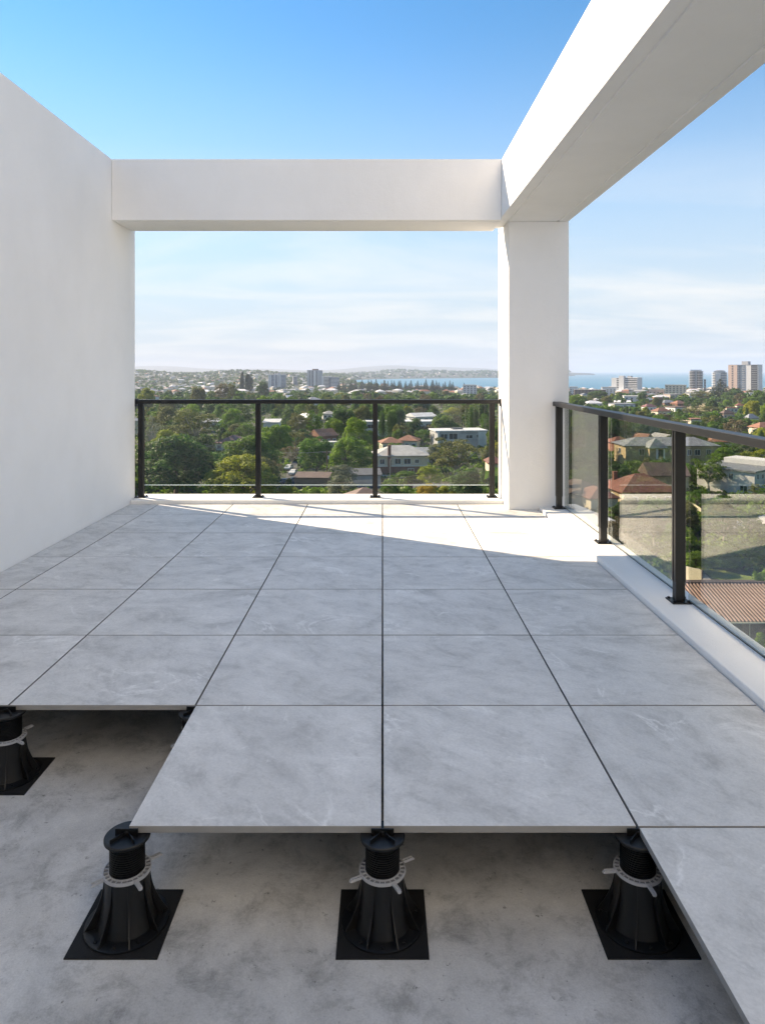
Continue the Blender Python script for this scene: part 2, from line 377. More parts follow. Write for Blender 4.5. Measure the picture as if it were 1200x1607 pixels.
tm = bpy.data.meshes.new('ground'); tm.from_pydata(tv, [], tf); tm.materials.append(MATS['ground']); tm.shade_smooth(); tm.update()
tag(place('ground', tm), 'suburban ground falling gently to the bay', kind='structure')
mb = MB(); mb.add([(-60000, 1200, SEA), (60000, 1200, SEA), (60000, 46000, SEA), (-60000, 46000, SEA)], [(0,1,2,3)])
tag(mb.build('sea', 'sea'), 'pale blue bay and open sea to the horizon', kind='structure')
# island sliver out at sea
mb = MB()
for k in range(14):
    a = k/13; mb.lathe([(90*(0.5+math.sin(a*math.pi)), SEA-2), (70*(0.5+math.sin(a*math.pi)), SEA+12+9*math.sin(a*3.1)), (10, SEA+16+9*math.sin(a*3.1))], 10, 0, 2020+a*330, 7900)
tag(mb.build('island', 'ground'), 'low dark island out on the blue sea', kind='structure')

# ------------------------------------------------------------------ terrace shell
XL, XCI, XCO, XKI, XKO = -3.05, 1.4625, 2.16, 1.81, 2.17
WT = CAMZ + 2.39                                     # top of wall and beams
SLZ = -0.34
mb = MB(); mb.box(XL, XKO-0.02, -6, 8.9, SLZ-0.25, SLZ)
tag(mb.build('concrete_floor', 'slab'), 'bare stained concrete slab below the raised tiles', kind='structure')
mb = MB(); mb.box(-14, XKO-0.03, -12, 8.87, -27.9, SLZ-0.25)
tag(mb.build('apartment_block', 'white_wall'), 'apartment block below the terrace it carries', 'building', kind='structure')
mb = MB(); mb.box(XL-0.35, XL, -6, 8.66, SLZ, WT)
tag(mb.build('rendered_wall', 'render', bevel=0.008), 'tall white rendered wall along the left side of the terrace', 'wall')
mb = MB(); mb.box(XCI, XCO, 8.14, 8.86, SLZ, CAMZ+1.735); mb.box(XCI, XCO, 8.5325, 8.86, CAMZ+1.7355, WT)
tag(mb.build('corner_column', 'render', bevel=0.008), 'square white rendered corner column between the two railings', 'column')
# side beam with two drip grooves under it
def beam_profile(x0, x1, z0, z1, grooves, gd=0.012, gw=0.022):
    p = [(x0, z1), (x0, z0)]
    for c in grooves: p += [(c-gw/2, z0), (c-gw/2, z0+gd), (c+gw/2, z0+gd), (c+gw/2, z0)]
    return p + [(x1, z0), (x1, z1)]
def extrude_y(p, y0, y1):
    mb = MB(); n = len(p)
    vs = [(x, y0, z) for x, z in p] + [(x, y1, z) for x, z in p]
    fs = [(i, (i+1) % n, n+(i+1) % n, n+i) for i in range(n)] + [tuple(range(n-1, -1, -1)), tuple(range(n, 2*n))]
    return mb.add(vs, fs)
o = extrude_y(beam_profile(1.343, 2.155, CAMZ+1.735, WT+0.002, (1.452, 2.035)), -6, 8.53).build('roof_beam', 'render', bevel=0.006)
tag(o, 'white rendered beam running overhead along the right side', 'beam')
p = beam_profile(7.91, 8.53, CAMZ+1.70, WT, (7.985,))
n_ = len(p); mb = MB()
mb.add([(XL+0.002, y, z) for y, z in p] + [(1.341, y, z) for y, z in p], [(i, n_+i, n_+(i+1) % n_, (i+1) % n_) for i in range(n_)] + [tuple(range(n_)), tuple(range(2*n_-1, n_-1, -1))])
tag(mb.build('roof_beam', 'render', bevel=0.006), 'white rendered beam spanning the far opening from wall to column', 'beam')
mb = MB(); mb.box(XL+0.002, XCI-0.002, 8.49, 8.93, SLZ, 0.046)
tag(mb.build('parapet_kerb', 'render', bevel=0.007), 'low white kerb under the far railing', 'kerb')
mb = MB(); mb.box(XKI, XKO, -6, 8.138, SLZ, 0.040)
tag(mb.build('parapet_kerb', 'render', bevel=0.007), 'low white kerb along the right side under the side railing', 'kerb')

# unseen flat front behind the camera, added and sized to bounce sunlight forward
pf = tag(empty('added_bounce_front', (0, -0.8, SLZ)), 'unseen white rendered flat front added behind the terrace to bounce sunlight', 'building', kind='structure')
mb = MB(); mb.box(XL+0.002, XKO, -0.3, 0, 0, 12.0); mb.box(XKO+.002, 9, -0.3, 0, -24, 12.0); mb.build('wall', 'render', pf)
for x0, x1, z0, z1 in ((-1.9, 0.3, 0.36, 2.6), (-1.9, -0.5, 5.2, 6.5), (3.4, 4.8, 2.0, 3.4), (6.0, 7.4, 2.0, 3.4), (3.4, 4.8, 5.2, 6.6), (6.0, 7.4, 5.2, 6.6), (-1.9, -0.5, 8.4, 9.7), (3.4, 4.8, 8.4, 9.8), (6.0, 7.4, 8.4, 9.8)):  # invented windows dressing the added front
    mb = MB(); mb.box(x0, x1, 0.002, 0.03, z0, z1); o = mb.build('window', 'window_dark', pf)
    mb = MB(); mb.box(x0-.06, x0-.001, .002, .06, z0, z1); mb.box(x1+.001, x1+.06, .002, .06, z0, z1); mb.box(x0-.06, x1+.06, .002, .06, z1+.001, z1+.06); mb.box((x0+x1)/2-.03, (x0+x1)/2+.03, .031, .06, z0, z1); mb.build('frame', 'rail_black', o)

# tiles on pedestals
TW, ROW0, GAP = 0.9, 2.478, 0.009
floor_e = tag(empty('tiled_floor'), 'raised floor of large grey stone-look tiles', kind='structure')
cache = {}
def tile(x0, x1, y0, y1):
    w, l = round(x1-x0-GAP, 4), round(y1-y0-GAP, 4)
    if (w, l) not in cache:
        mb = MB(); mb.box(-w/2, w/2, -l/2, l/2, -0.0125, 0.0125); mb.m = [1, 0, 1, 1, 1, 1]
        cache[(w, l)] = mb.mesh('tile', ['tile', 'tile_edge'])
    o = place('tile', cache[(w, l)], floor_e, ((x0+x1)/2, (y0+y1)/2, -0.0125 + random.uniform(-0.0006, 0.0006)))
    md = o.modifiers.new('bevel', 'BEVEL'); md.width = 0.0015; md.segments = 2
cols = [(XL, -2.7), (-2.7, -1.8), (-1.8, -0.9), (-0.9, 0), (0, 0.9), (0.9, 1.806)]
for r in range(-1, 7):
    y0 = ROW0 + r*TW; y1 = min(y0 + TW, 8.487)
    for ci, (x0, x1) in enumerate(cols):
        if r == -1 and ci < 5: continue
        if r == 0 and ci < 3: continue
        if r == 6 and ci == 5:
            q = GAP/2; p = [(x0+q, y0+q), (x1-q, y0+q), (x1-q, 8.137-q), (XCI-q, 8.137-q), (XCI-q, y1-q), (x0+q, y1-q)]
            mb = MB(); mb.add([(x, y, z) for z in (-0.025, 0) for x, y in p], [(5,4,3,2,1,0), (6,7,8,9,10,11)] + [(i, (i+1) % 6, 6+(i+1) % 6, 6+i) for i in range(6)])
            mb.m = [1, 0] + [1]*6; mb.build('tile', ['tile', 'tile_edge'], floor_e); continue
        tile(x0, x1, y0, y1)

def ring_faces(mb, r0, r1, z0, z1, n=40, mi=0):
    return mb.lathe([(r0, z0), (r1, z0), (r1, z1), (r0, z1)], n, mi, closed=True)
def make_pedestal():
    parts = []
    h0 = SLZ
    mb = MB(); mb.box(-0.155, 0.155, -0.155, 0.155, h0, h0+0.005); parts.append(('base_pad', mb.mesh('base_pad', 'ped_pad'), 0))
    mb = MB()
    prof = [(0.1425, h0+0.005), (0.1425, h0+0.011), (0.136, h0+0.013), (0.112, h0+0.013)]
    for k in range(10):                                        # flared body
        t = k/9; prof.append((0.076 + 0.026*(1-t)**2.4, h0+0.014 + 0.172*t))
    mb.lathe(prof + [(0.070, h0+0.186), (0.066, h0+0.180)], 48)
    parts.append(('base', mb.mesh('base', 'ped_black'), 1))
    mb = MB()                                                  # eight curved ribs in one cast
    rb = MB(); pts = []
    for k in range(12):
        t = k/11; pts.append((0.0775 + 0.0625*(1-t)**2.0, h0+0.012 + 0.170*t))
    vs = []; fs = []; th = 0.0026
    for sgn in (-1, 1):
        for r_, z_ in pts: vs += [(r_, sgn*th, z_), (0.066, sgn*th, z_)]
    n = len(pts)
    for k in range(n-1):
        a = 2*k; fs += [(a, a+2, a+3, a+1), (2*n+a+1, 2*n+a+3, 2*n+a+2, 2*n+a), (a+2, a, 2*n+a, 2*n+a+2)]
    rb.add(vs, fs); parts.append(('rib', rb.mesh('rib', 'ped_black'), 8))
    mb = MB(); mb.lathe([(0.006, h0+0.012), (0.006, h0+0.017), (0.003, h0+0.019)], 8, cx=0.124); parts.append(('bolt', mb.mesh('bolt', 'bolt'), 10))
    mb = MB(); prof = []; z = h0+0.17; zt = -0.040                # threaded stem
    while z < zt - 0.007:
        prof += [(0.0540, z), (0.0540, z+0.0026), (0.0602, z+0.0040), (0.0602, z+0.0064)]; z += 0.0078
    prof += [(0.0595, z), (0.0595, zt)]
    mb.lathe(prof, 48); st = mb.mesh('stem', 'ped_black'); parts.append(('stem', st, 1))
    mb = MB(); zr = h0+0.186                                     # lock ring with raised rims, ticks and four tabs
    ring_faces(mb, 0.061, 0.0815, zr, zr+0.006, 40, 1); ring_faces(mb, 0.0785, 0.0825, zr+0.001, zr+0.011); ring_faces(mb, 0.061, 0.0635, zr+0.001, zr+0.011)
    for k in range(24):
        a = 2*math.pi*(k+0.5)/24; mb.cbox((0.071*math.cos(a), 0.071*math.sin(a), zr+0.0080), (0.0165, 0.0026, 0.005), a)
    for k in range(4):
        a = R(-62) + k*math.pi/2; ca, sa = math.cos(a), math.sin(a)
        mb.cbox((0.101*ca, 0.101*sa, zr+0.0035), (0.042, 0.012, 0.005), a)
        for s_ in (-1, 1): mb.cbox((0.101*ca - s_*0.0053*sa, 0.101*sa + s_*0.0053*ca, zr+0.0078), (0.042, 0.0018, 0.0046), a)
        mb.lathe([(0.007, zr+0.0015), (0.007, zr+0.0062)], 14, cx=0.122*ca, cy=0.122*sa)
    parts.append(('lock_ring', mb.mesh('lock_ring', ['ped_ring', 'ped_ring_dark']), 1))
    mb = MB(); mb.lathe([(0.060, -0.046), (0.074, -0.041), (0.0785, -0.037), (0.0785, -0.029), (0.076, -0.0265), (0.02, -0.0262)], 56)
    parts.append(('head', mb.mesh('head', 'ped_black'), 1))
    return parts
PED = make_pedestal()
def pedestal(x, y, rz, label, ring_rz=0):
    e = tag(empty('tile_pedestal', (x, y, SLZ)), label, 'pedestal', 'adjustable tile pedestals')
    for nm, me, cnt in PED:
        for k in range(max(1, cnt)):
            o = place(nm, me, e, (0, 0, -SLZ), (2*math.pi*(k+0.5)/cnt if cnt > 1 else 0) + (ring_rz if nm == 'lock_ring' else 0))
            if nm in ('base', 'stem', 'head', 'lock_ring') and not me.get('sm'): smooth_obj(me, 28); me['sm'] = 1
            if nm == 'head': hd = o
    # spacer fins between tile edges and two diagonal fins
    mb = MB()
    for a, L, t, h in ((0, 0.040, 0.0042, 0.024), (math.pi, 0.040, 0.0042, 0.024), (math.pi/2, 0.05, 0.004, 0.015), (R(-50), 0.066, 0.0035, 0.013), (R(-130), 0.066, 0.0035, 0.013)):
        mb.cbox((math.cos(a)*L/2, math.sin(a)*L/2 - (0.006 if h > 0.02 else 0), -0.0262 + h/2), (L, t, h), a)
    mb.lathe([(0.007, -0.0265), (0.007, -0.012), (0.0045, -0.010)], 14, cy=-0.006)
    sp = mb.build('spacer', 'ped_black', hd)
    return e
pedestal(-0.9, 2.478, 0, 'black tile pedestal at the near left tile corner, its disc uncovered', R(12))
pedestal(0, 2.478, 0, 'black tile pedestal under the middle joint of the front tile edge', 0)
pedestal(0.9, 2.478, 0, 'black tile pedestal at the right beside the overhanging nearest tile', R(-22))
pedestal(-1.8, 3.378, 0, 'black tile pedestal cut by the left picture edge', R(30))
pedestal(-0.9, 3.378, 0, 'black tile pedestal mostly hidden under tiles behind the left gap', R(17))

# railings
def post_mesh(h):
    mb = MB(); s = 0.030
    mb.box(-s, s, -s, s, 0, h)
    for sx in (-1, 1):
        for sy in (-1, 1):                                       # raised strips leave a glazing channel down each face
            mb.box(sx*0.019-0.011, sx*0.019+0.011, sy*s if sy > 0 else sy*s-0.005, sy*s+0.005 if sy > 0 else sy*s, 0.14, h-0.002)
    return mb.mesh('post', 'rail_black')
RAILZ, RB = 1.255, 1.205
PM = {}
def add_post(parent, x, y, zb, rz):
    k = round(zb, 3)
    if k not in PM: PM[k] = post_mesh(RB - zb)
    po = place('post', PM[k], parent, (x, y, zb), rz)
    mb = MB(); mb.box(-0.065, 0.065, -0.065, 0.065, 0.0005, 0.010)
    pl = mb.build('base_plate', 'plate_black', po, bevel=0.002)
    for sx in (-1, 1):
        for sy in (-1, 1):
            mb = MB(); mb.lathe([(0.011, 0.010), (0.011, 0.017), (0.006, 0.020)], 6, cx=sx*0.048, cy=sy*0.048); mb.build('bolt', 'bolt', po)
    return po
def glass_panel(parent, p0, p1, z0, z1, t=0.010, edge=True):
    (x0, y0), (x1, y1) = p0, p1
    mb = MB()
    if abs(x1-x0) > abs(y1-y0): mb.box(x0, x1, y0-t/2, y0+t/2, z0, z1)
    else: mb.box(x0-t/2, x0+t/2, y0, y1, z0, z1)
    gp = mb.build('glass_panel', 'glass' if edge else 'glass_smoke', parent)
    mb = MB()
    if abs(x1-x0) > abs(y1-y0): mb.box(x0, x1, y0-t*0.75, y0+t*0.75, z0-0.008, z0-0.0005)
    else: mb.box(x0-t*0.55, x0+t*0.55, y0, y1, z0-0.010, z0-0.0005)
    mb.build('edge_strip', 'glass_edge' if edge else 'gasket', gp)
    return gp
br = tag(empty('glass_railing', (0, 0, 0)), 'black framed glass railing across the far opening', 'railing')
BY = 8.70
mb = MB(); mb.box(XL+0.001, XCI-0.001, BY-0.04, BY+0.04, RB, RAILZ); mb.build('handrail', 'rail_black', br, bevel=0.004)
bx = [-2.985, -1.537, -0.091, 1.355]
for x in bx: add_post(br, x, BY, 0.046, 0)
for a, b_ in zip(bx, bx[1:]): glass_panel(br, (a+0.0345, BY), (b_-0.0345, BY), 0.200, RB-0.001)
for x, s in ((XL, 1), (XCI, -1)):
    mb = MB(); xa, xb = sorted((x + s*0.0012, x + s*0.010)); mb.box(xa, xb, BY-0.055, BY+0.055, RB-0.03, RAILZ+0.012); mb.build('wall_bracket', 'plate_black', br)
sr = tag(empty('glass_railing', (0, 0, 0)), 'black framed glass railing along the right side kerb', 'railing')
SX = 2.015
mb = MB(); mb.box(SX-0.045, SX+0.045, -0.4, 8.136, RB, RAILZ); mb.box(SX+0.0455, SX+0.116, -0.4, 8.136, RB+0.004, RB+0.03); mb.build('handrail', 'rail_black', sr, bevel=0.004)
sy = [8.02, 6.42, 4.78, 3.14, 1.50, -0.14]
for y in sy: add_post(sr, SX, y, 0.040, R(90))
GX = SX + 0.058
for a, b_ in zip(sy, sy[1:]): glass_panel(sr, (GX, b_+0.03), (GX, a-0.03), 0.062, RB+0.02, edge=False)

# ------------------------------------------------------------------ town helpers
CLEAR = []                 # picture boxes of things that must stay in view: x0, x1, y0, y1, distance
FOOT = []                  # footprints x, y, radius
HOUSEFOOT = []; SHEETS = []
OCC = []                   # x, y, z, width, height, object: what hides what
def ground_at(px, py):
    u = (px-600)/F; v = (py-HY)/F
    d = 29.6/max(v, 1e-4)
    for _ in range(12):
        d = (CAMZ - g(u*d, d))/v
    return u*d, d
def at_d(px, d): x = (px-600)/F*d; return x, d, g(x, d)
def proj(x, y, z): return 600 + F*x/y, HY - F*(z-CAMZ)/y
def clear(x0, x1, y0, y1, d): CLEAR.append((x0, x1, y0, y1, d))

def roof_mesh(mb, w, l, h, rh, kind, eave=0.5, mi=0):
    a, b = w/2+eave, l/2+eave; t = 0.18
    if kind in ('hip', 'gable'):
        mb.box(-a, a, -b, b, h, h+t, mi); z0 = h+t+0.002; z1 = h+t+rh
        if w >= l:
            k = (a - b*0.95) if kind == 'hip' else a
            k = max(k, 0.3); rp = [(-k, 0, z1), (k, 0, z1)]
            mb.add([(-a,-b,z0), (a,-b,z0), (a,b,z0), (-a,b,z0)] + rp, [(0,1,5,4), (2,3,4,5), (1,2,5), (3,0,4), (3,2,1,0)], mi)
        else:
            k = (b - a*0.95) if kind == 'hip' else b
            k = max(k, 0.3); rp = [(0, -k, z1), (0, k, z1)]
            mb.add([(-a,-b,z0), (a,-b,z0), (a,b,z0), (-a,b,z0)] + rp, [(0,1,4), (1,2,5,4), (2,3,5), (3,0,4,5), (3,2,1,0)], mi)
    elif kind == 'skillion':
        mb.add([(-a,-b,h), (a,-b,h), (a,b,h+rh), (-a,b,h+rh), (-a,-b,h+t), (a,-b,h+t), (a,b,h+rh+t), (-a,b,h+rh+t)], [(0,3,2,1), (4,5,6,7), (0,1,5,4), (1,2,6,5), (2,3,7,6), (3,0,4,7)], mi)
    else:
        mb.box(-a, a, -b, b, h, h+max(0.25, rh), mi)
    return mb
def win(parent, x, z, w, h, face, W, L, glass='window_dark', frame=True):
    """a window standing in a wall of a W x L box; face f, b, l or r"""
    p = 0.05
    def bx(mb, x0, x1, z0, z1, q0, q1):
        if face == 'f': mb.box(x0, x1, -L/2-q1, -L/2-q0, z0, z1)
        elif face == 'b': mb.box(x0, x1, L/2+q0, L/2+q1, z0, z1)
        elif face == 'l': mb.box(-W/2-q1, -W/2-q0, x0, x1, z0, z1)
        else: mb.box(W/2+q0, W/2+q1, x0, x1, z0, z1)
    mb = MB(); bx(mb, x-w/2, x+w/2, z, z+h, 0.002, p); o = mb.build('window', glass, parent)
    if frame:
        mb = MB(); f = 0.12
        bx(mb, x-w/2-f, x+w/2+f, z+h+0.001, z+h+f, 0.003, p+0.04); bx(mb, x-w/2-f, x+w/2+f, z-f, z-0.001, 0.003, p+0.08)
        bx(mb, x-w/2-f, x-w/2-0.001, z, z+h, 0.003, p+0.04); bx(mb, x+w/2+0.001, x+w/2+f, z, z+h, 0.003, p+0.04); bx(mb, x-0.04, x+0.04, z, z+h, p+0.001, p+0.03)
        mb.build('frame', 'frame_white', o)
    return o
def house(loc, w, l, h, rh, rot, roof, rmat, wmat, label=None, cat='house', name='house', wins=(), chimney=None, eave=0.5, group=None, frame=True):
    e = empty(name, loc, R(rot)); tag(e, label, cat, group)
    mb = MB(); mb.box(-w/2, w/2, -l/2, l/2, -1.5, h-0.002)
    if roof == 'gable':
        if w >= l: mb.add([(-w/2, -l/2, h), (-w/2, l/2, h), (-w/2, 0, h+rh*0.9), (-w/2-0.05, 0, h)], [(0,1,2)])
    mb.build('wall', wmat, e)
    rf = roof_mesh(MB(), w, l, h, rh, roof, eave).build('roof', rmat, e)
    for x, z, ww, hh, face in wins: win(e, x, z, ww, hh, face, w, l, frame=frame)
    if chimney:
        cx, cy, ch = chimney
        mb = MB(); mb.box(cx-0.45, cx+0.45, cy-0.35, cy+0.35, 0 if cy < -l/2 else h, ch); mb.box(cx-0.53, cx+0.53, cy-0.43, cy+0.43, ch+0.002, ch+0.2)
        mb.build('chimney', 'red_brick', rf)
    FOOT.append((loc[0], loc[1], max(w, l)*0.55)); HOUSEFOOT.append(FOOT[-1]); OCC.append((*loc, w*.95, h+rh*.5, e))
    return e
def autowins(w, l, h, n=3):
    out = []
    for fl in range(max(1, int(h//2.8))):
        for k in range(n): out.append((-w/2 + w*(k+0.5)/n, 0.9+fl*2.8, min(2.0, w/n*0.5), 1.3, 'f'))
        out.append((0, 0.9+fl*2.8, 1.6, 1.3, 'l')); out.append((l*0.2, 0.9+fl*2.8, 1.4, 1.3, 'r'))
    return out

# ------------------------------------------------------------------ trees
def leaf_mesh(name, centres, radii, nleaf, size, tones, squash=0.8, flat=0.0, seed=0, droop=0.0):
    r = np.random.default_rng(seed); V = []; T = []
    for c, rad, tn in zip(centres, radii, tones):
        n = max(6, int(nleaf*rad*rad))
        v = r.normal(size=(n, 3)); v /= np.linalg.norm(v, axis=1)[:, None]
        v[:, 2] = np.where(v[:, 2] < -0.3, -v[:, 2], v[:, 2])
        rr = rad*(0.62 + 0.43*r.random(n)**0.6)
        p = np.array(c) + v*rr[:, None]*np.array([1, 1, squash])
        nrm = v + r.normal(scale=0.55, size=(n, 3)) + np.array([0, 0, flat]); nrm /= np.linalg.norm(nrm, axis=1)[:, None]
        a = np.cross(nrm, r.normal(size=(n, 3))); a /= np.linalg.norm(a, axis=1)[:, None]; b = np.cross(nrm, a)
        s = size*(0.6+0.8*r.random(n))[:, None]
        q = np.stack([p - a*s*1.25, p - b*s*0.7, p + a*s*1.25, p + b*s*0.7], axis=1)
        V.append(q.reshape(-1, 3)); T.append(np.clip(np.repeat(tn + r.normal(scale=0.16, size=n), 4), 0, 1))
    V = np.concatenate(V); T = np.concatenate(T); nf = len(V)//4
    me = bpy.data.meshes.new(name); me.vertices.add(len(V)); me.vertices.foreach_set('co', V.ravel())
    me.loops.add(nf*4); me.loops.foreach_set('vertex_index', np.arange(nf*4)); me.polygons.add(nf)
    me.polygons.foreach_set('loop_start', np.arange(nf)*4); me.polygons.foreach_set('loop_total', np.full(nf, 4))
    at = me.attributes.new('tone', 'FLOAT', 'POINT'); at.data.foreach_set('value', T)
    me.materials.append(MATS['leaf_mid']); me.update(calc_edges=True); return me
def limbs_mesh(name, base_r, fork, centres, mat, seed, lean=0.0, nl=9):
    r = random.Random(seed); mb = MB()
    top = Vector((lean, 0, fork)); mb.tube([(0,0,-0.06), (lean*0.3, 0, fork*0.5), top], [base_r*1.25, base_r, base_r*0.8], 8)
    cs = sorted(centres, key=lambda c: r.random())[:nl]
    for c in cs:
        c = Vector(c); m = top.lerp(c, 0.5) + Vector((r.uniform(-.03, .03), r.uniform(-.03, .03), 0.03))
        mb.tube([top - Vector((0,0,0.02)), m, c], [base_r*0.6, base_r*0.38, base_r*0.14], 5)
    return mb.mesh(name, mat)
PROTO = {}
# every prototype is one unit tall and about one unit across; placed copies are scaled to size
def proto_round(key, seed, n, r0, r1, nleaf, size, zlo=0.25, bark='bark', shell=0.55, squash=0.85, fork=0.28, flatten=1.0, tone=(0.15, 0.85), nl=9):
    r = random.Random(seed); cs = []; rs = []
    while len(cs) < n:
        v = Vector((r.gauss(0,1), r.gauss(0,1), r.gauss(0,1))).normalized()*(shell + (1-shell)*r.random())
        rad = r.uniform(r0, r1)
        if v.z < -0.55: continue
        lump = 1 + 0.16*math.sin(3*math.atan2(v.y, v.x)+seed) + 0.10*math.sin(5*v.z+seed)
        k = 0.5-rad*0.8
        c = (v.x*k*lump, v.y*k*lump, zlo + (1-zlo)/2 + v.z*((1-zlo)/2-rad*0.7*squash)*flatten)
        cs.append(c); rs.append(rad)
    ts = [r.uniform(*tone) for _ in cs]
    PROTO[key] = (leaf_mesh('crown', cs, rs, nleaf, size, ts, squash, 0.2, seed), limbs_mesh('trunk', 0.028, fork, cs, bark, seed, r.uniform(-.04,.04), nl))
for k in range(4): proto_round('broad%d' % k, 20+k, 78, 0.085, 0.17, 9500, 0.0165, -0.02, shell=0.6, fork=0.22)
for k in range(3): proto_round('dense%d' % k, 40+k, 110, 0.06, 0.14, 11000, 0.0145, -0.06, shell=0.75, fork=0.15)
for k in range(4): proto_round('gum%d' % k, 60+k, 70, 0.055, 0.125, 10000, 0.0135, 0.08, 'bark_pale', 0.45, 0.7, 0.25, 1.0, nl=16)
for k in range(2): proto_round('sparse%d' % k, 80+k, 50, 0.05, 0.095, 8500, 0.012, 0.12, 'bark_pale', 0.3, 0.7, 0.25, nl=26)
for k in range(3): proto_round('shrub%d' % k, 90+k, 34, 0.10, 0.20, 5200, 0.020, -0.1, shell=0.6, fork=0.1)
def proto_column(key, seed, wid, n, conical=0.0):
    r = random.Random(seed); cs = []; rs = []
    for k in range(n):
        t = (k+0.5)/n; a = r.random()*6.283
        prof = math.sin(math.pi*min(1, t*0.8+0.2))**0.7*(1-conical*t)
        rr = wid*prof*r.random()**0.5*0.6; cs.append((math.cos(a)*rr, math.sin(a)*rr, 0.05+0.9*t)); rs.append(max(0.03, wid*prof*0.62*r.uniform(.8, 1.15)))
    PROTO[key] = (leaf_mesh('crown', cs, rs, 5200, 0.012, [r.uniform(.1, .8) for _ in cs], 1.1, 0.0, seed), limbs_mesh('trunk', 0.02, 0.25, cs[:4], 'bark', seed, 0, 2))
proto_column('column0', 7, 0.5, 60); proto_column('column1', 8, 0.5, 48, 0.35)
def proto_pine(key, seed):
    r = random.Random(seed); cs = []; rs = []
    for t in range(17):
        z = 0.12 + 0.86*t/16; rad = 0.5*(1-t/16.3)**0.85; nb = max(3, int(11*(1-t/18)))
        for k in range(nb):
            a = 6.283*k/nb + t*0.7 + r.uniform(-.2, .2)
            for q in (0.35, 0.68, 0.98):
                cs.append((math.cos(a)*rad*q, math.sin(a)*rad*q, z + 0.012*q)); rs.append(0.026 + 0.04*(1-t/17)*(1.15-q*0.4))
    mb = MB(); mb.tube([(0,0,-.04), (0,0,.5), (0,0,.99)], [.022, .014, .003], 7)
    PROTO[key] = (leaf_mesh('crown', cs, rs, 9000, 0.016, [r.uniform(.1, .8) for _ in cs], 0.7, 0.0, seed), mb.mesh('trunk', 'bark'))
proto_pine('pine0', 3); proto_pine('pine1', 4)
def tree(loc, wid, hgt, proto, leaf, label=None, name='tree', cat='tree', group=None, rz=None):
    cr, tr = PROTO[proto]
    e = empty(name, loc, random.uniform(0, 6.28) if rz is None else rz); e.scale = (wid, wid, hgt); tag(e, label, cat, group)
    o = place('crown', cr, e); o.material_slots[0].link = 'OBJECT'; o.material_slots[0].material = MATS[leaf]
    place('trunk', tr, e)
    FOOT.append((loc[0], loc[1], wid*0.36)); OCC.append((*loc, wid*.8, hgt*.93, e)); return e
def tree_px(cx, top, wpx, d, proto, leaf, label, name='tree', cat='tree', hmin=2):
    """a tree at distance d whose crown spans wpx photograph pixels about cx and reaches up to row top"""
    x, y, z = at_d(cx, d); w = wpx/F*d; h = max(hmin, CAMZ - (top-HY)/F*d - z)
    return tree((x, y, z), w, h, proto, leaf, label, name, cat)

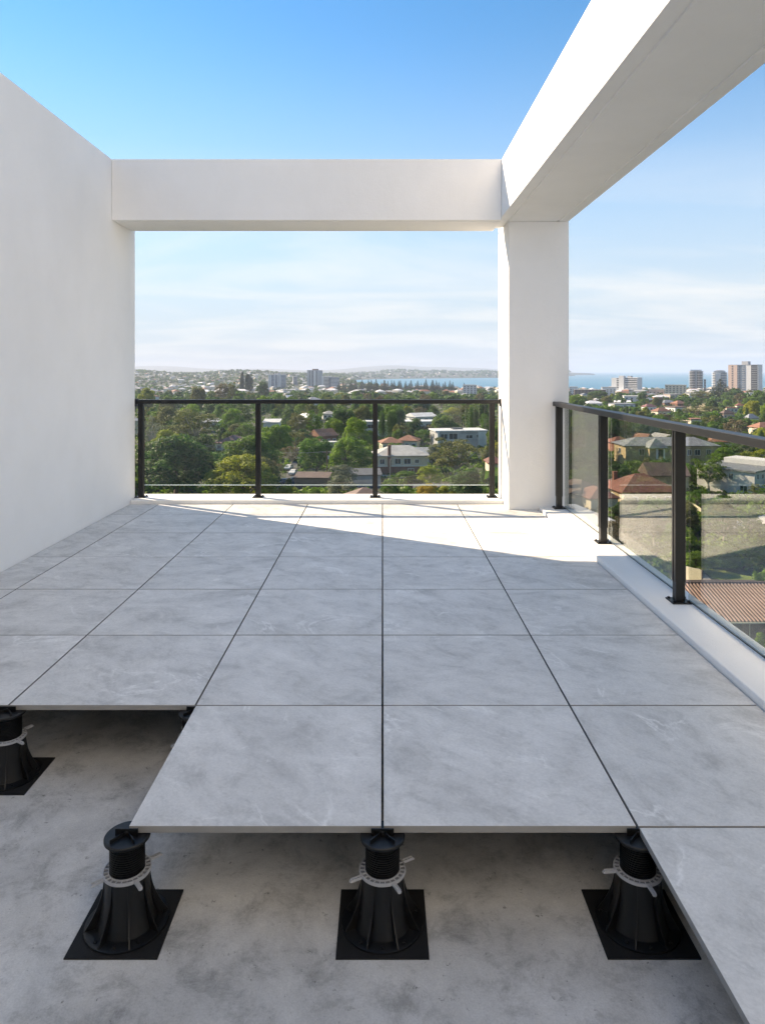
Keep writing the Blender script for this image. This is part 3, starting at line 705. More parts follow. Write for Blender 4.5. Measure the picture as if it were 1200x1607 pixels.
HT = [  # cx, top, width, distance, prototype, leaf, label
 (275, 680, 138, 160, 'broad0', 'leaf_dark', 'large dark green tree filling the lower left pane of the far railing'),
 (246, 688, 80, 176, 'broad2', 'leaf_dark', 'dark green tree at the left end of the far railing, behind the largest tree'),
 (382, 713, 122, 152, 'dense0', 'leaf_yellow', 'big rounded yellow-green tree behind the second post of the far railing'),
 (388, 681, 104, 190, 'broad1', 'leaf_mid', 'wide green tree in front of the maroon roof'),
 (434, 664, 56, 235, 'broad3', 'leaf_bright', 'bright green rounded tree just right of the second far post'),
 (458, 692, 50, 215, 'sparse0', 'leaf_brown', 'thin brownish tree beside the bright green tree'),
 (303, 640, 96, 262, 'gum0', 'leaf_olive', 'broad olive brown gum tree in the left pane'),
 (266, 636, 56, 300, 'broad1', 'leaf_olive', 'dark olive rounded tree left of the broad brown gum'),
 (236, 650, 54, 250, 'sparse1', 'leaf_grey', 'grey leafless looking tree at the left edge of the view'),
 (376, 628, 60, 335, 'gum1', 'leaf_dark', 'tall dark gum tree left of the second far post'),
 (470, 643, 44, 290, 'gum2', 'leaf_olive', 'olive gum tree left of the red gabled house'),
 (492, 640, 40, 300, 'gum3', 'leaf_mid', 'green gum tree close behind the red gabled house'),
 (540, 638, 44, 310, 'broad2', 'leaf_dark', 'dark tree right of the red gabled house'),
 (566, 636, 40, 330, 'broad0', 'leaf_olive', 'olive tree at the left end of the long white building'),
 (558, 654, 46, 250, 'dense1', 'leaf_bright', 'bright green tree left of the third far post'),
 (496, 684, 62, 205, 'dense2', 'leaf_mid', 'large green rounded tree behind the power pole'),
 (548, 685, 72, 198, 'dense0', 'leaf_bright', 'large bright green rounded tree left of the pale hip roofed house'),
 (540, 724, 50, 174, 'gum1', 'leaf_grey', 'small grey green gum in front of the large bright tree'),
 (534, 742, 48, 164, 'shrub0', 'leaf_grey', 'silvery green bush at the foot of the small grey gum'),
 (599, 640, 18, 300, 'column1', 'leaf_dark', 'narrow dark tree beside the third far post'),
 (613, 646, 20, 295, 'column0', 'leaf_dark', 'narrow dark tree second to the right of the third far post'),
 (624, 640, 26, 305, 'broad3', 'leaf_dark', 'dark tree standing over the long white building roof'),
 (650, 655, 34, 285, 'broad1', 'leaf_dark', 'dark rounded tree in front of the long white building'),
 (630, 662, 30, 280, 'gum2', 'leaf_olive', 'olive tree in front of the long white building'),
 (694, 650, 46, 305, 'broad2', 'leaf_mid', 'green rounded tree right of the long white building'),
 (670, 664, 26, 282, 'gum3', 'leaf_brown', 'brownish tree left of the flat roofed white house'),
 (716, 627, 44, 420, 'gum0', 'leaf_mid', 'tall spreading gum above the flat roofed white house'),
 (740, 644, 16, 300, 'column0', 'leaf_dark', 'dark green column shaped cypress behind the flat roofed white house'),
 (757, 630, 20, 360, 'broad3', 'leaf_dark', 'tall dark tree near the last far post'),
 (714, 683, 104, 192, 'gum3', 'leaf_olive', 'large spreading olive gum in front of the flat roofed white house'),
 (672, 726, 50, 176, 'gum1', 'leaf_yellow', 'small yellow green tree at the foot of the large olive gum'),
 (680, 694, 26, 226, 'shrub1', 'leaf_grey', 'pale silvery rounded bush left of the large olive gum'),
 (620, 694, 34, 240, 'shrub2', 'leaf_mid', 'low green bush behind the pale hip roofed house'),
 (648, 698, 24, 236, 'shrub0', 'leaf_bright', 'small bright green bush behind the pale hip roofed house'),
 (636, 738, 46, 188, 'shrub1', 'leaf_mid', 'green garden bush in front of the pale hip roofed house'),
 (668, 758, 40, 162, 'shrub2', 'leaf_gold', 'golden yellow bush right above the far kerb'),
 (700, 760, 34, 163, 'shrub0', 'leaf_yellow', 'yellow green bush beside the golden bush'),
 (740, 752, 52, 166, 'shrub1', 'leaf_mid', 'green bush above the far kerb near the last post'),
 (450, 762, 44, 160, 'shrub2', 'leaf_yellow', 'yellow green bush above the far kerb right of the second post'),
 (766, 700, 24, 215, 'broad0', 'leaf_olive', 'olive tree behind the last far post'),
 (779, 690, 16, 240, 'gum2', 'leaf_yellow', 'yellow green tree squeezed between last post and column'),
 (380, 582, 9, 1150, 'column0', 'leaf_pine', 'tall dark poplar like tree rising to the horizon'),
 (390, 585, 16, 1120, 'broad3', 'leaf_pine', 'tall dark tree right beside the horizon poplar'),
 (412, 598, 24, 900, 'dense1', 'leaf_dark', 'dark dome shaped tree left of the blue grey tower'),
 (232, 607, 28, 560, 'broad1', 'leaf_yellow', 'yellow green tree above the left end of the far handrail'),
 (312, 605, 26, 600, 'broad2', 'leaf_olive', 'olive green tree above the handrail left of the second post'),
 (348, 597, 30, 640, 'gum1', 'leaf_brown', 'tall brownish gum above the handrail'),
 (365, 598, 22, 680, 'gum2', 'leaf_olive', 'olive tree right of the tall brownish gum'),
 # right hand view
 (938, 612, 34, 800, 'dense2', 'leaf_dark', 'wide dark green tree left of the white apartment block'),
 (912, 622, 26, 760, 'broad0', 'leaf_yellow', 'yellow green tree beside the column above the side handrail'),
 (997, 630, 32, 620, 'broad3', 'leaf_bright', 'bright yellow green tree in front of the white apartment block'),
 (1029, 628, 12, 640, 'column0', 'leaf_dark', 'small dark cone shaped tree by a red roof'),
 (1130, 595, 46, 780, 'pine0', 'leaf_pine', 'large dark spreading pine below the middle sea tower'),
 (1098, 611, 40, 760, 'gum3', 'leaf_olive', 'olive brown gum left of the large dark pine'),
 (1152, 612, 42, 740, 'broad1', 'leaf_dark', 'dark broad tree at the foot of the tallest tower'),
 (1070, 624, 32, 640, 'broad2', 'leaf_dark', 'dark round tree beside the pale dry field'),
 (1085, 640, 42, 480, 'gum0', 'leaf_olive', 'olive gum below the dry field'),
 (1115, 636, 46, 500, 'gum1', 'leaf_olive', 'olive gum right of the lower dry field'),
 (1180, 622, 36, 560, 'dense1', 'leaf_mid', 'tall green tree near the right picture edge'),
 (1150, 655, 40, 400, 'dense2', 'leaf_dark', 'dark hedge like tree above the side handrail'),
 (1186, 658, 40, 380, 'broad3', 'leaf_bright', 'bright green tree at the right picture edge above the handrail'),
 (1192, 612, 26, 620, 'broad0', 'leaf_mid', 'green tree beside the white building at right edge'),
 (1112, 712, 62, 172, 'gum3', 'leaf_mid', 'airy green tree in front of the white modern house'),
 (1085, 726, 40, 180, 'broad2', 'leaf_mid', 'round green tree left of the white modern house'),
 (1000, 722, 60, 190, 'broad0', 'leaf_mid', 'green tree between the yellow brick house and red roof house'),
 (970, 728, 50, 180, 'broad1', 'leaf_dark', 'dark tree left of the red roof house'),
 (1035, 720, 44, 195, 'shrub1', 'leaf_mid', 'green bush row below the yellow brick house'),
 (940, 712, 14, 205, 'column0', 'leaf_dark', 'dark cypress at the corner of the yellow brick house'),
 (915, 668, 66, 230, 'gum1', 'leaf_olive', 'grey olive gum behind the first pane of the side railing'),
 (925, 700, 60, 200, 'broad3', 'leaf_dark', 'dark tree behind the first pane of the side railing'),
 (1010, 660, 60, 290, 'broad2', 'leaf_dark', 'dark tree behind the yellow brick house roof'),
 (1045, 664, 50, 300, 'gum0', 'leaf_olive', 'olive gum behind the yellow brick house roof'),
 (1130, 694, 40, 230, 'dense0', 'leaf_mid', 'green tree behind the white modern house'),
 (1165, 690, 50, 240, 'broad1', 'leaf_dark', 'dark tree behind the white modern house near the right edge'),
 (1092, 866, 60, 103, 'broad0', 'leaf_mid', 'green tree by the driveway behind the third side post'),
 (1130, 858, 70, 106, 'dense1', 'leaf_dark', 'dark tree over the small lawn'),
 (1172, 846, 66, 108, 'gum2', 'leaf_dark', 'dark gum with a pale trunk right of the lawn'),
 (1192, 893, 40, 88, 'shrub2', 'leaf_mid', 'rounded green bush behind the ribbed tile roof'),
 (1194, 988, 26, 71, 'shrub0', 'leaf_bright', 'small bright bush in front of the ribbed roof house'),
]
for cx, top, w, d, pr, lf, lb in HT:
    bush = pr.startswith('shrub')
    tree_px(cx, top, w, d, pr, lf, lb, 'bush' if bush else ('cypress' if pr == 'column0' and w < 20 else 'tree'), 'bush' if bush else 'tree')

# pines along the near shore
for k in range(34):
    px = 532 + k*5.4 + random.uniform(-2, 2)
    if 668 < px < 676 or 690 < px < 698: continue
    top = 597.5 + random.uniform(-1.5, 4) + (0 if px > 545 else 3)
    x, y, z = at_d(px, 1380 + random.uniform(-60, 60))
    h = CAMZ - (top-HY)/F*y - z
    tree((x, y, z), h*random.uniform(.5, .68), h, 'pine%d' % (k % 2), 'leaf_pine', None, 'norfolk_pine', 'tree')['auto'] = 'tall dark pine along the near shore of the bay'
for px, top in ((668, 595), (678, 597), (695, 601.5), (728, 601), (734, 606), (746, 604), (578, 596), (590, 595), (604, 597), (557, 598)):
    x, y, z = at_d(px, 1240); h = CAMZ - (top-HY)/F*y - z
    tree((x, y, z), h*0.55, h, 'pine%d' % (px % 2), 'leaf_pine', None, 'norfolk_pine', 'tree')['auto'] = 'tall dark pine along the near shore of the bay'

# ------------------------------------------------------------------ houses that can be picked out
def H(px, d, w, l, h, rh, rot, roof, rm, wm, label, wins=None, chim=None, eave=0.5, name='house', cat='house', box=True):
    loc = at_d(px, d)
    e = house(loc, w, l, h, rh, rot, roof, rm, wm, label, cat, name, autowins(w, l, h) if wins is None else wins, chim, eave)
    if box:
        hw = w/2*F/d; yb = HY + F*(CAMZ-loc[2])/d; yt = HY + F*(CAMZ-loc[2]-h-rh)/d
        clear(px-hw*(1 if d < 320 else .6), px+hw*(1 if d < 320 else .6), yt-1, yt+(yb-yt)*(0.75 if d < 320 else 0.4), d)
    return e
e = H(628, 203, 14.5, 10, 5.6, 2.4, 4, 'hip', 'roof_pale', 'cream_wall', 'cream house with pale grey hip roof and brick chimney, right of third far post',
  [(-5.6, 3.4, 1.2, 1.3, 'f'), (-1.2, 3.4, 1.6, 1.4, 'f'), (1.5, 3.4, 1.8, 1.4, 'f'), (4.2, 3.6, 1.0, 1.0, 'f'), (0, 3.4, 1.6, 1.3, 'l'), (2.5, 0.6, 1.6, 1.4, 'f')], (-3.6, -5.36, 8.6), 0.8)
mb = MB(); mb.box(-7.3, 7.3, -5.06, -5.003, -1.4, 2.6); mb.build('brick_plinth', 'red_brick', e)
mb = MB(); mb.box(-7.3, 7.3, -5.18, -5.003, 2.75, 2.95); mb.build('string_course', 'frame_white', e)
H(367, 262, 9.5, 10, 3.0, 2.6, -18, 'hip', 'roof_maroon', 'cream_wall', 'house with a faded maroon tiled roof behind the left pane', None, None, 0.6)
H(334, 365, 11, 8, 3.2, 1.6, 24, 'gable', 'roof_white', 'white_wall', 'white gabled house beside the broad brown gum')
H(427, 345, 7.5, 7, 4.5, 1.2, 0, 'skillion', 'roof_white', 'white_wall', 'small house with a tilted white roof right of the second far post')
H(484, 395, 9.5, 12, 3.5, 2.2, 30, 'gable', 'roof_white', 'white_wall', 'pale gabled house above the olive gum, under the handrail')
H(507, 285, 8.0, 8, 3.4, 2.6, 38, 'gable', 'roof_orange', 'red_brick', 'red brick gabled house in the middle pane')
H(516, 266, 9.2, 4, 2.6, 0.3, 0, 'flat', 'roof_white', 'grey_wall', 'white flat carport roof in front of the red gabled house', [], None, 0.2, 'carport', 'carport')
H(556, 430, 15, 10, 3.0, 2.0, -8, 'hip', 'roof_grey', 'white_wall', 'wide low grey roofed house just under the middle handrail')
H(516, 440, 8, 8, 3.0, 1.8, 10, 'hip', 'roof_pale', 'white_wall', 'small pale roofed house left of the wide low grey roof')
e = H(631, 322, 35, 10, 6.4, 0.5, 2, 'flat', 'roof_white', 'white_wall', 'long white two storey building with a flat roof and wide windows',
  [(-14.5, 3.8, 3, 1.6, 'f'), (-9.5, 3.8, 3, 1.6, 'f'), (-3.5, 3.6, 1.2, 2.0, 'f'), (0.4, 3.6, 4.0, 2.0, 'f'), (5.4, 3.6, 4.6, 2.0, 'f'), (13.2, 3.6, 5.6, 2.0, 'f'), (5, 0.5, 4, 2, 'f'), (13, 0.5, 4, 2, 'f')], None, 0.6)
e = H(718, 272, 19.5, 11, 6.6, 0.45, 9, 'flat', 'roof_white', 'grey_wall', 'flat roofed white and grey modern house with a balcony',
  [(-6.8, 3.9, 2.6, 1.8, 'f'), (-3.2, 3.7, 3.2, 2.2, 'f'), (-6.2, 0.3, 4.0, 2.2, 'f'), (3, 4.0, 2.5, 1.2, 'f'), (7, 4.2, 2.0, 1.2, 'f'), (-1, 3.6, 2, 2, 'l')], None, 0.5)
mb = MB(); mb.box(-9.6, -8.9, -6.6, -5.55, -1, 6.58); mb.box(-8.88, -0.5, -6.6, -5.55, 3.0, 3.3); mb.box(6.5, 9.7, -5.9, -5.55, -1, 6.5); mb.build('balcony', 'white_wall', e)
mb = MB(); mb.box(-2.2, 1.8, -1, 2.5, 7.06, 7.5); mb.build('solar_panel', 'roof_dark', e)
H(613, 262, 7.5, 7, 3.0, 1.8, 10, 'hip', 'roof_orange', 'cream_wall', 'left one of two orange roofed houses behind the pale hip roof')
H(641, 268, 7.5, 7, 3.2, 1.8, -12, 'hip', 'roof_orange', 'cream_wall', 'right one of two orange roofed houses behind the pale hip roof')
H(655, 228, 7, 6, 3.4, 0.9, 0, 'skillion', 'roof_grey', 'white_wall', 'small grey skillion roof behind the pale hip roofed house', [])
H(491, 178, 8.5, 5, 2.8, 0.7, -4, 'skillion', 'roof_brown', 'brown_brick', 'dark shed with a brown roof below the power pole', [], None, 0.3, 'shed', 'shed')
H(573, 182, 7.5, 6, 3.0, 0.8, 5, 'skillion', 'roof_dark', 'grey_wall', 'dark grey roofed garage left of the third far post', [], None, 0.4, 'garage', 'garage')
H(572, 144, 9, 9, 3.0, 2.6, 12, 'hip', 'roof_brown', 'cream_wall', 'brown tiled hip roof peeping over the far kerb', None, None, 0.7)
H(775, 205, 4, 8, 3.0, 1.6, 0, 'hip', 'roof_red', 'cream_wall', 'small red roofed house by the corner column', [])
H(480, 236, 6, 6, 3.0, 1.4, 8, 'hip', 'roof_grey', 'white_wall', 'little grey roofed cottage above the street of parked cars')
# right hand view
e = H(1043, 226, 29, 11, 6.0, 2.2, 0, 'hip', 'roof_grey', 'yellow_brick', 'large yellow brick house with a grey hip roof and projecting bay',
  [(-9.5, 3.2, 1.6, 1.8, 'f'), (1.0, 3.2, 1.4, 1.4, 'f'), (5.5, 3.2, 1.0, 1.6, 'f'), (8.0, 3.2, 1.6, 1.6, 'f'), (11.5, 3.2, 1.2, 1.6, 'f'), (0, 3.2, 1.8, 1.6, 'l')], None, 0.7)
mb = MB(); mb.box(-8.2, -3.2, -8.6, -5.503, -1.4, 5.7); mb.build('bay', 'yellow_brick', e)
b2 = roof_mesh(MB(), 5, 6, 5.72, 2.7, 'hip', 0.5); o = b2.build('bay_roof', 'roof_grey', e); o.location = (-5.7, -6.2, 0)
mb = MB(); mb.box(-5.6, -4.0, -8.68, -8.603, 2.8, 5.2); o = mb.build('window', 'window_dark', e)
mb = MB(); mb.box(-6.2, -5.62, -8.8, -8.603, 2.4, 5.5); mb.box(-3.98, -3.5, -8.8, -8.603, 2.4, 5.5); mb.build('frame', 'frame_white', o)
e = H(1003, 158, 12.5, 11, 3.2, 3.2, 6, 'hip', 'roof_red', 'yellow_brick', 'house with a rusty red tiled hip roof behind the second side pane', None, (-4.2, 3.4, 6.4), 0.7)
H(966, 163, 5.5, 6, 3.0, 1.8, -20, 'hip', 'roof_brown', 'yellow_brick', 'small brown hip roofed wing left of the rusty red roof', [])
H(1041, 172, 8, 9, 4.4, 2.6, 86, 'gable', 'roof_brown', 'yellow_brick', 'brown gabled house with a pale gable wall next to the rusty red roof', [])
H(906, 156, 8, 10, 3.0, 2.4, 30, 'hip', 'roof_brown', 'cream_wall', 'brown hip roofed house behind the first side pane')
H(934, 150, 6, 8, 3.0, 1.8, 10, 'hip', 'roof_red', 'cream_wall', 'faded red roofed house low behind the first side pane', [])
e = H(1163, 176, 17, 14, 5.6, 0.4, 38, 'flat', 'roof_grey', 'white_wall', 'white modern two storey house with flat grey roof by the right edge',
  [(-7.0, 4.0, 0.8, 1.0, 'f'), (-4.4, 3.9, 0.9, 1.0, 'f'), (3, 3.6, 1.4, 1.2, 'l'), (-1.5, 3.6, 0.9, 1.2, 'l'), (-4.5, 0.8, 1.6, 1.4, 'l')], None, 0.5)
mb = MB(); mb.box(-1.6, 9.4, -11.2, -7.003, 5.0, 5.35); rf = mb.build('balcony_roof', 'roof_grey', e)
mb = MB(); mb.box(-1.6, -1.2, -11.2, -7.003, -1.4, 4.998); mb.box(-1.15, 9.2, -11.2, -7.003, 1.9, 2.2); mb.build('balcony', 'white_wall', e)
mb = MB(); mb.box(-1.15, 9.2, -11.2, -11.16, 2.202, 3.1); mb.build('balustrade', 'window_blue', e)
mb = MB(); mb.box(0.5, 4.4, -7.08, -7.003, 2.3, 4.6); mb.build('window', 'window_blue', e)
mb = MB(); mb.box(5.0, 8.6, -7.08, -7.003, 2.3, 4.6); mb.build('window', 'window_dark', e)
mb = MB(); mb.box(2.8, 9.4, -5.8, 5.8, 6.005, 7.2); mb.build('upper_storey', 'white_wall', e)
H(1008, 262, 5, 6, 4.0, 2.2, 30, 'gable', 'roof_orange', 'red_brick', 'orange gabled house behind the yellow brick house', [])
H(1128, 262, 8, 7, 3.4, 2.0, -14, 'hip', 'roof_orange', 'cream_wall', 'orange roofed house behind the white modern house', [])
H(970, 262, 8, 7, 3.2, 1.8, 12, 'hip', 'roof_red', 'red_brick', 'red roofed house left of the yellow brick house', [])
for px, d, w, rm, wm, lb in ((1037, 470, 10, 'roof_orange', 'cream_wall', 'orange hip roofed house above the side handrail past the second post'),
    (1018, 540, 9, 'roof_maroon', 'white_wall', 'pinkish roofed house left of the orange hip roof'), (1088, 385, 9, 'roof_orange', 'cream_wall', 'low orange brown roof just above the side handrail'),
    (1146, 520, 8, 'roof_orange', 'cream_wall', 'orange roofed house among dark trees below the tallest tower'), (1140, 440, 7, 'roof_brown', 'pink_wall', 'small round looking brown roofed house with pinkish walls'),
    (1163, 560, 8, 'roof_red', 'cream_wall', 'red roofed house right of the orange roof among dark trees'), (1178, 395, 6, 'roof_grey', 'white_wall', 'small steep grey gable near the right edge'),
    (1197, 330, 10, 'roof_orange', 'cream_wall', 'orange roof cut by the right picture edge'), (975, 600, 18, 'roof_grey', 'white_wall', 'long low grey roof in front of the white apartment block'),
    (930, 620, 15, 'roof_white', 'white_wall', 'white roofed house beside the column above the side handrail'), (990, 760, 16, 'roof_white', 'white_wall', 'flat pale roofed house below the white apartment block'),
    (1047, 640, 14, 'roof_grey', 'brown_brick', 'dark grey roofed house left of the dark round tree'), (1185, 800, 22, 'roof_white', 'white_wall', 'bright white flat topped building near the right edge'),
    (1055, 900, 20, 'roof_pale', 'pink_wall', 'pale pinkish low building under the beige flats'), (1090, 930, 22, 'roof_pale', 'white_wall', 'pale low roofs at the foot of the round dark tower')):
    flat = 'flat' in lb or 'low' in lb
    H(px, d, w, w*0.7, 3.2 if d < 700 else 6.5, 0.5 if flat else 2.2, random.uniform(-20, 20), 'flat' if flat else 'hip', rm, wm, lb)

# near house with the ribbed tile roof
e = tag(empty('ribbed_roof_house', (46, 78.5, g(46, 78.5))), 'near brick house with a ribbed terracotta roof seen below the side kerb', 'house')
FOOT.append((46, 78, 17)); HOUSEFOOT.append((46, 78, 17)); clear(1060, 1200, 905, 1040, 78)
mb = MB(); mb.box(-14.4, 16, -3.0, 10, -0.5, 2.85); mb.build('wall', 'brown_brick', e)
mb = MB(); pitch = 0.40; y0, y1, z0, z1 = -4.1, 3.6, 3.0, 4.75
mb.add([(-15.5, y0, z0-0.02), (17, y0, z0-0.02), (17, y1, z1-0.02), (-15.5, y1, z1-0.02), (17, 11, z0-0.02), (-15.5, 11, z0-0.02)], [(0,1,2,3), (3,2,4,5)])
rf = mb.build('roof', 'roof_valley_shade', e)
rp = MB(); vs = []; fs = []
prof = [(-0.12, 0.0), (-0.085, 0.11), (0, 0.15), (0.085, 0.11), (0.12, 0.0)]
for q, (yy, zz_) in enumerate(((y0, z0), (y1, z1))):
    for dx, dz in prof: vs.append((dx, yy, zz_+dz))
for k in range(4): fs.append((k, k+1, k+6, k+5))
fs.append((4, 3, 2, 1, 0)); rp.add(vs, fs); rme = rp.mesh('roof_rib', 'roof_sheet')
for k in range(int(32/pitch)): place('roof_rib', rme, rf, (-15.3 + k*pitch, 0, 0))
mb = MB(); mb.tube([(-15.5, y1, z1+0.07), (17, y1, z1+0.07)], [0.16, 0.16], 8); mb.build('ridge_cap', 'roof_brown', rf)
mb = MB(); mb.box(-15.5, 17, y0-0.16, y0-0.01, z0-0.16, z0+0.0); mb.build('gutter', 'cream_fence', rf)
mb = MB(); mb.tube([(-6.6, -3.1, z0-0.2), (-6.6, -3.1, -0.4)], [0.06, 0.06], 6); mb.build('downpipe', 'cream_fence', rf)
for xw in (-10.6, -8.4):
    mb = MB(); mb.box(xw-0.9, xw+0.9, -3.07, -3.002, 0.4, 2.6); o = mb.build('window', 'window_dark', e)
    mb = MB(); mb.box(xw+0.901, xw+1.0, -3.1, -3.002, 0.3, 2.7); mb.box(xw-1.0, xw-0.901, -3.1, -3.002, 0.3, 2.7); mb.box(xw-1, xw+1, -3.1, -3.002, 2.701, 2.8); mb.build('frame', 'timber', o)
# yard behind it
def sheet(name, pts, mat, label, dz=0.05, kind='structure'):
    SHEETS.append(pts); mb = MB(); mb.add([(x, y, g(x, y)+dz) for x, y in pts], [tuple(range(len(pts)))])
    return tag(mb.build(name, mat), label, kind=kind)
def in_sheet(x, y):
    for P in SHEETS:
        c = False; n = len(P)
        for i in range(n):
            (xa, ya), (xb, yb) = P[i], P[i-1]
            if (ya > y) != (yb > y) and x < (xb-xa)*(y-ya)/(yb-ya)+xa: c = not c
        if c: return True
    return False
def pxpts(pp): return [ground_at(x, y) for x, y in pp]
sheet('driveway', pxpts([(1040, 925), (1062, 893), (1096, 892), (1118, 912), (1200, 925), (1290, 940), (1290, 1000), (1040, 1000)]), 'paving', 'brown paved driveway behind the ribbed roof house')
sheet('lawn', pxpts([(1098, 893), (1125, 893), (1165, 903), (1215, 912), (1215, 922), (1160, 917), (1118, 908)]), 'lawn', 'small sunlit lawn behind the ribbed roof house', 0.06)
sheet('path', pxpts([(1140, 820), (1200, 808), (1290, 812), (1290, 826), (1200, 822), (1150, 834)]), 'pale_paving', 'pale concrete drive below the white modern house')
sheet('street', pxpts([(408, 771), (600, 768), (800, 764), (800, 756), (600, 760), (408, 763)]), 'asphalt', 'asphalt street crossing behind the far railing', 0.05)
sheet('side_street', pxpts([(446, 764), (476, 764), (462, 716), (454, 716)]), 'asphalt', 'narrow street with parked cars running away', 0.055)
sheet('dry_field', pxpts([(1078, 638), (1108, 633), (1125, 640), (1100, 648), (1076, 646)]), 'dry_grass', 'pale dry grass field above the side handrail', 0.3)
clear(1076, 1124, 632, 644, 500)
clear(1098, 1165, 892, 918, 106); clear(1060, 1098, 890, 920, 104); clear(446, 476, 718, 748, 200)
x, y = ground_at(1088, 914)
e = tag(empty('white_screen', (x, y, g(x, y)), R(35)), 'pale upright screen panel beside the driveway', 'fence')
mb = MB(); mb.box(-0.05, 0.05, -1.3, 1.3, 0.15, 2.0); mb.build('panel', 'cream_fence', e)
for s in (-1.25, 1.25): mb = MB(); mb.box(-0.09, 0.09, s-0.06, s+0.06, -0.3, 2.1); mb.build('post', 'timber', e)
def fence(a, b, h, mat, label, step=2.4):
    (xa, ya), (xb, yb) = ground_at(*a), ground_at(*b); L = math.hypot(xb-xa, yb-ya)
    e = tag(empty('garden_fence', (xa, ya, g(xa, ya)), math.atan2(yb-ya, xb-xa)), label, 'fence')
    k = 0.0
    while k < L:
        q = min(step, L-k)
        mb = MB(); mb.box(k+0.06, k+q-0.06, -0.03, 0.03, 0.05, h); mb.build('panel', mat, e)
        mb = MB(); mb.box(k-0.06+0.001, k+0.059, -0.07, 0.07, -0.3, h+0.12); mb.build('post', mat, e); k += step
fence((1072, 792), (1100, 812), 1.8, 'cream_fence', 'cream garden fence left of the airy green tree')
fence((604, 771), (648, 770), 1.7, 'red_brick', 'low red brick garden wall just above the far kerb')
fence((560, 752), (640, 750), 1.0, 'white_wall', 'low pale garden wall in front of the pale hip roofed house')
fence((960, 800), (1060, 796), 1.6, 'timber', 'brown timber fence below the rusty red roof')

# power pole, wires, cars
x, y = ground_at(513, 758); z = g(x, y)
e = tag(empty('power_pole', (x, y, z)), 'timber power pole with a crossarm left of the large bright tree', 'power pole')
clear(509, 517, 708, 752, y)
mb = MB(); mb.tube([(0,0,-0.5), (0,0,8.6)], [0.17, 0.11], 8); mb.build('pole', 'timber', e)
mb = MB(); mb.box(-1.1, 1.1, -0.06, 0.06, 8.0, 8.14); mb.build('crossarm', 'timber', e)
for k in (-0.95, -0.4, 0.4, 0.95): mb = MB(); mb.lathe([(0.05, 8.142), (0.07, 8.2), (0.04, 8.3)], 8, cx=k); mb.build('insulator', 'white_wall', e)
mb = MB(); mb.lathe([(0.22, 6.3), (0.24, 6.4), (0.24, 7.1), (0.15, 7.2)], 10, cx=0.36); mb.build('transformer', 'steel', e)
for k, (dx, lb) in enumerate(((-0.95, 'upper'), (0.95, 'lower'))):
    pts = []
    for t in range(13):
        a = t/12; pts.append((x+dx - 38*a, y + 18*a + k*0.5, z + 8.3 - 2.4*4*a*(1-a)*0.5))
    mb = MB(); mb.tube(pts, [0.03]*13, 4); tag(mb.build('power_line', 'steel'), '%s overhead wire running left from the power pole' % ('farther' if k else 'nearer'), 'wire')
x, y = ground_at(612, 762)
e = tag(empty('street_light', (x, y, g(x, y))), 'slim pale street light pole in front of the pale hip roofed house', 'street light')
mb = MB(); mb.tube([(0,0,-0.3), (0,0,6.5), (0.3,0,7.0), (1.2,0,7.1)], [0.09, 0.06, 0.05, 0.04], 7); mb.build('pole', 'steel', e)
mb = MB(); mb.box(1.1, 1.7, -0.12, 0.12, 7.04, 7.16); mb.build('lamp_head', 'steel', e)
CARM = {}
def car(px, py, rot, paint, label):
    x, y = ground_at(px, py); e = tag(empty('parked_car', (x, y, g(x, y)+0.06), R(rot)), label, 'car', 'cars parked in the street')
    if 'glass' not in CARM:
        prof = [(-2.1,0.35), (-2.15,0.75), (-1.95,0.95), (-1.1,1.0), (-0.55,1.42), (0.85,1.45), (1.55,1.0), (2.05,0.9), (2.15,0.6), (2.1,0.35)]
        mb = MB(); n = len(prof)
        for s, w in ((0, 0.86), (1, -0.86)): mb.v += [(a, w*(0.8 if b > 1.2 else 1), b) for a, b in prof]
        mb.f += [tuple(range(n)), tuple(range(2*n-1, n-1, -1))] + [((i+1) % n, i, n+i, n+(i+1) % n) for i in range(n)]; mb.m = [0]*len(mb.f)
        CARM['body'] = mb
        gm = MB(); gm.add([(-1.02,-.74,1.03), (-1.02,.74,1.03), (-0.58,.66,1.38), (-0.58,-.66,1.38)], [(0,1,2,3)]); gm.add([(1.46,-.74,1.03), (0.92,-.66,1.40), (0.92,.66,1.40), (1.46,.74,1.03)], [(0,1,2,3)])
        for s in (-1, 1): gm.add([(-0.95,s*.872,1.01), (1.35,s*.872,1.01), (0.8,s*.73,1.38), (-0.52,s*.73,1.38)], [(0,1,2,3)])
        CARM['glass'] = gm.mesh('windows', 'window_dark')
        w = MB(); w.lathe([(0.32, -0.1), (0.32, 0.1)], 14); w.lathe([(0.18, 0.1005), (0.17, 0.115)], 10); CARM['wheel'] = w.mesh('wheel', 'tyre')
    CARM['body'].build('body', paint, e); place('windows', CARM['glass'], e, (0, 0, 0.006))
    for a in (-1.35, 1.35):
        for s in (-1, 1): o = place('wheel', CARM['wheel'], e, (a, s*0.80, 0.32)); o.rotation_euler = (R(-90*s), 0, 0)
car(453, 737, 82, 'car_white', 'white car parked at the far end of the side street')
car(460, 745, 82, 'car_white', 'white car parked nearer in the side street')
car(463, 757, 10, 'car_grey', 'grey car where the side street meets the road')
car(446, 760, 80, 'car_dark', 'dark car beside the yellow green bush')

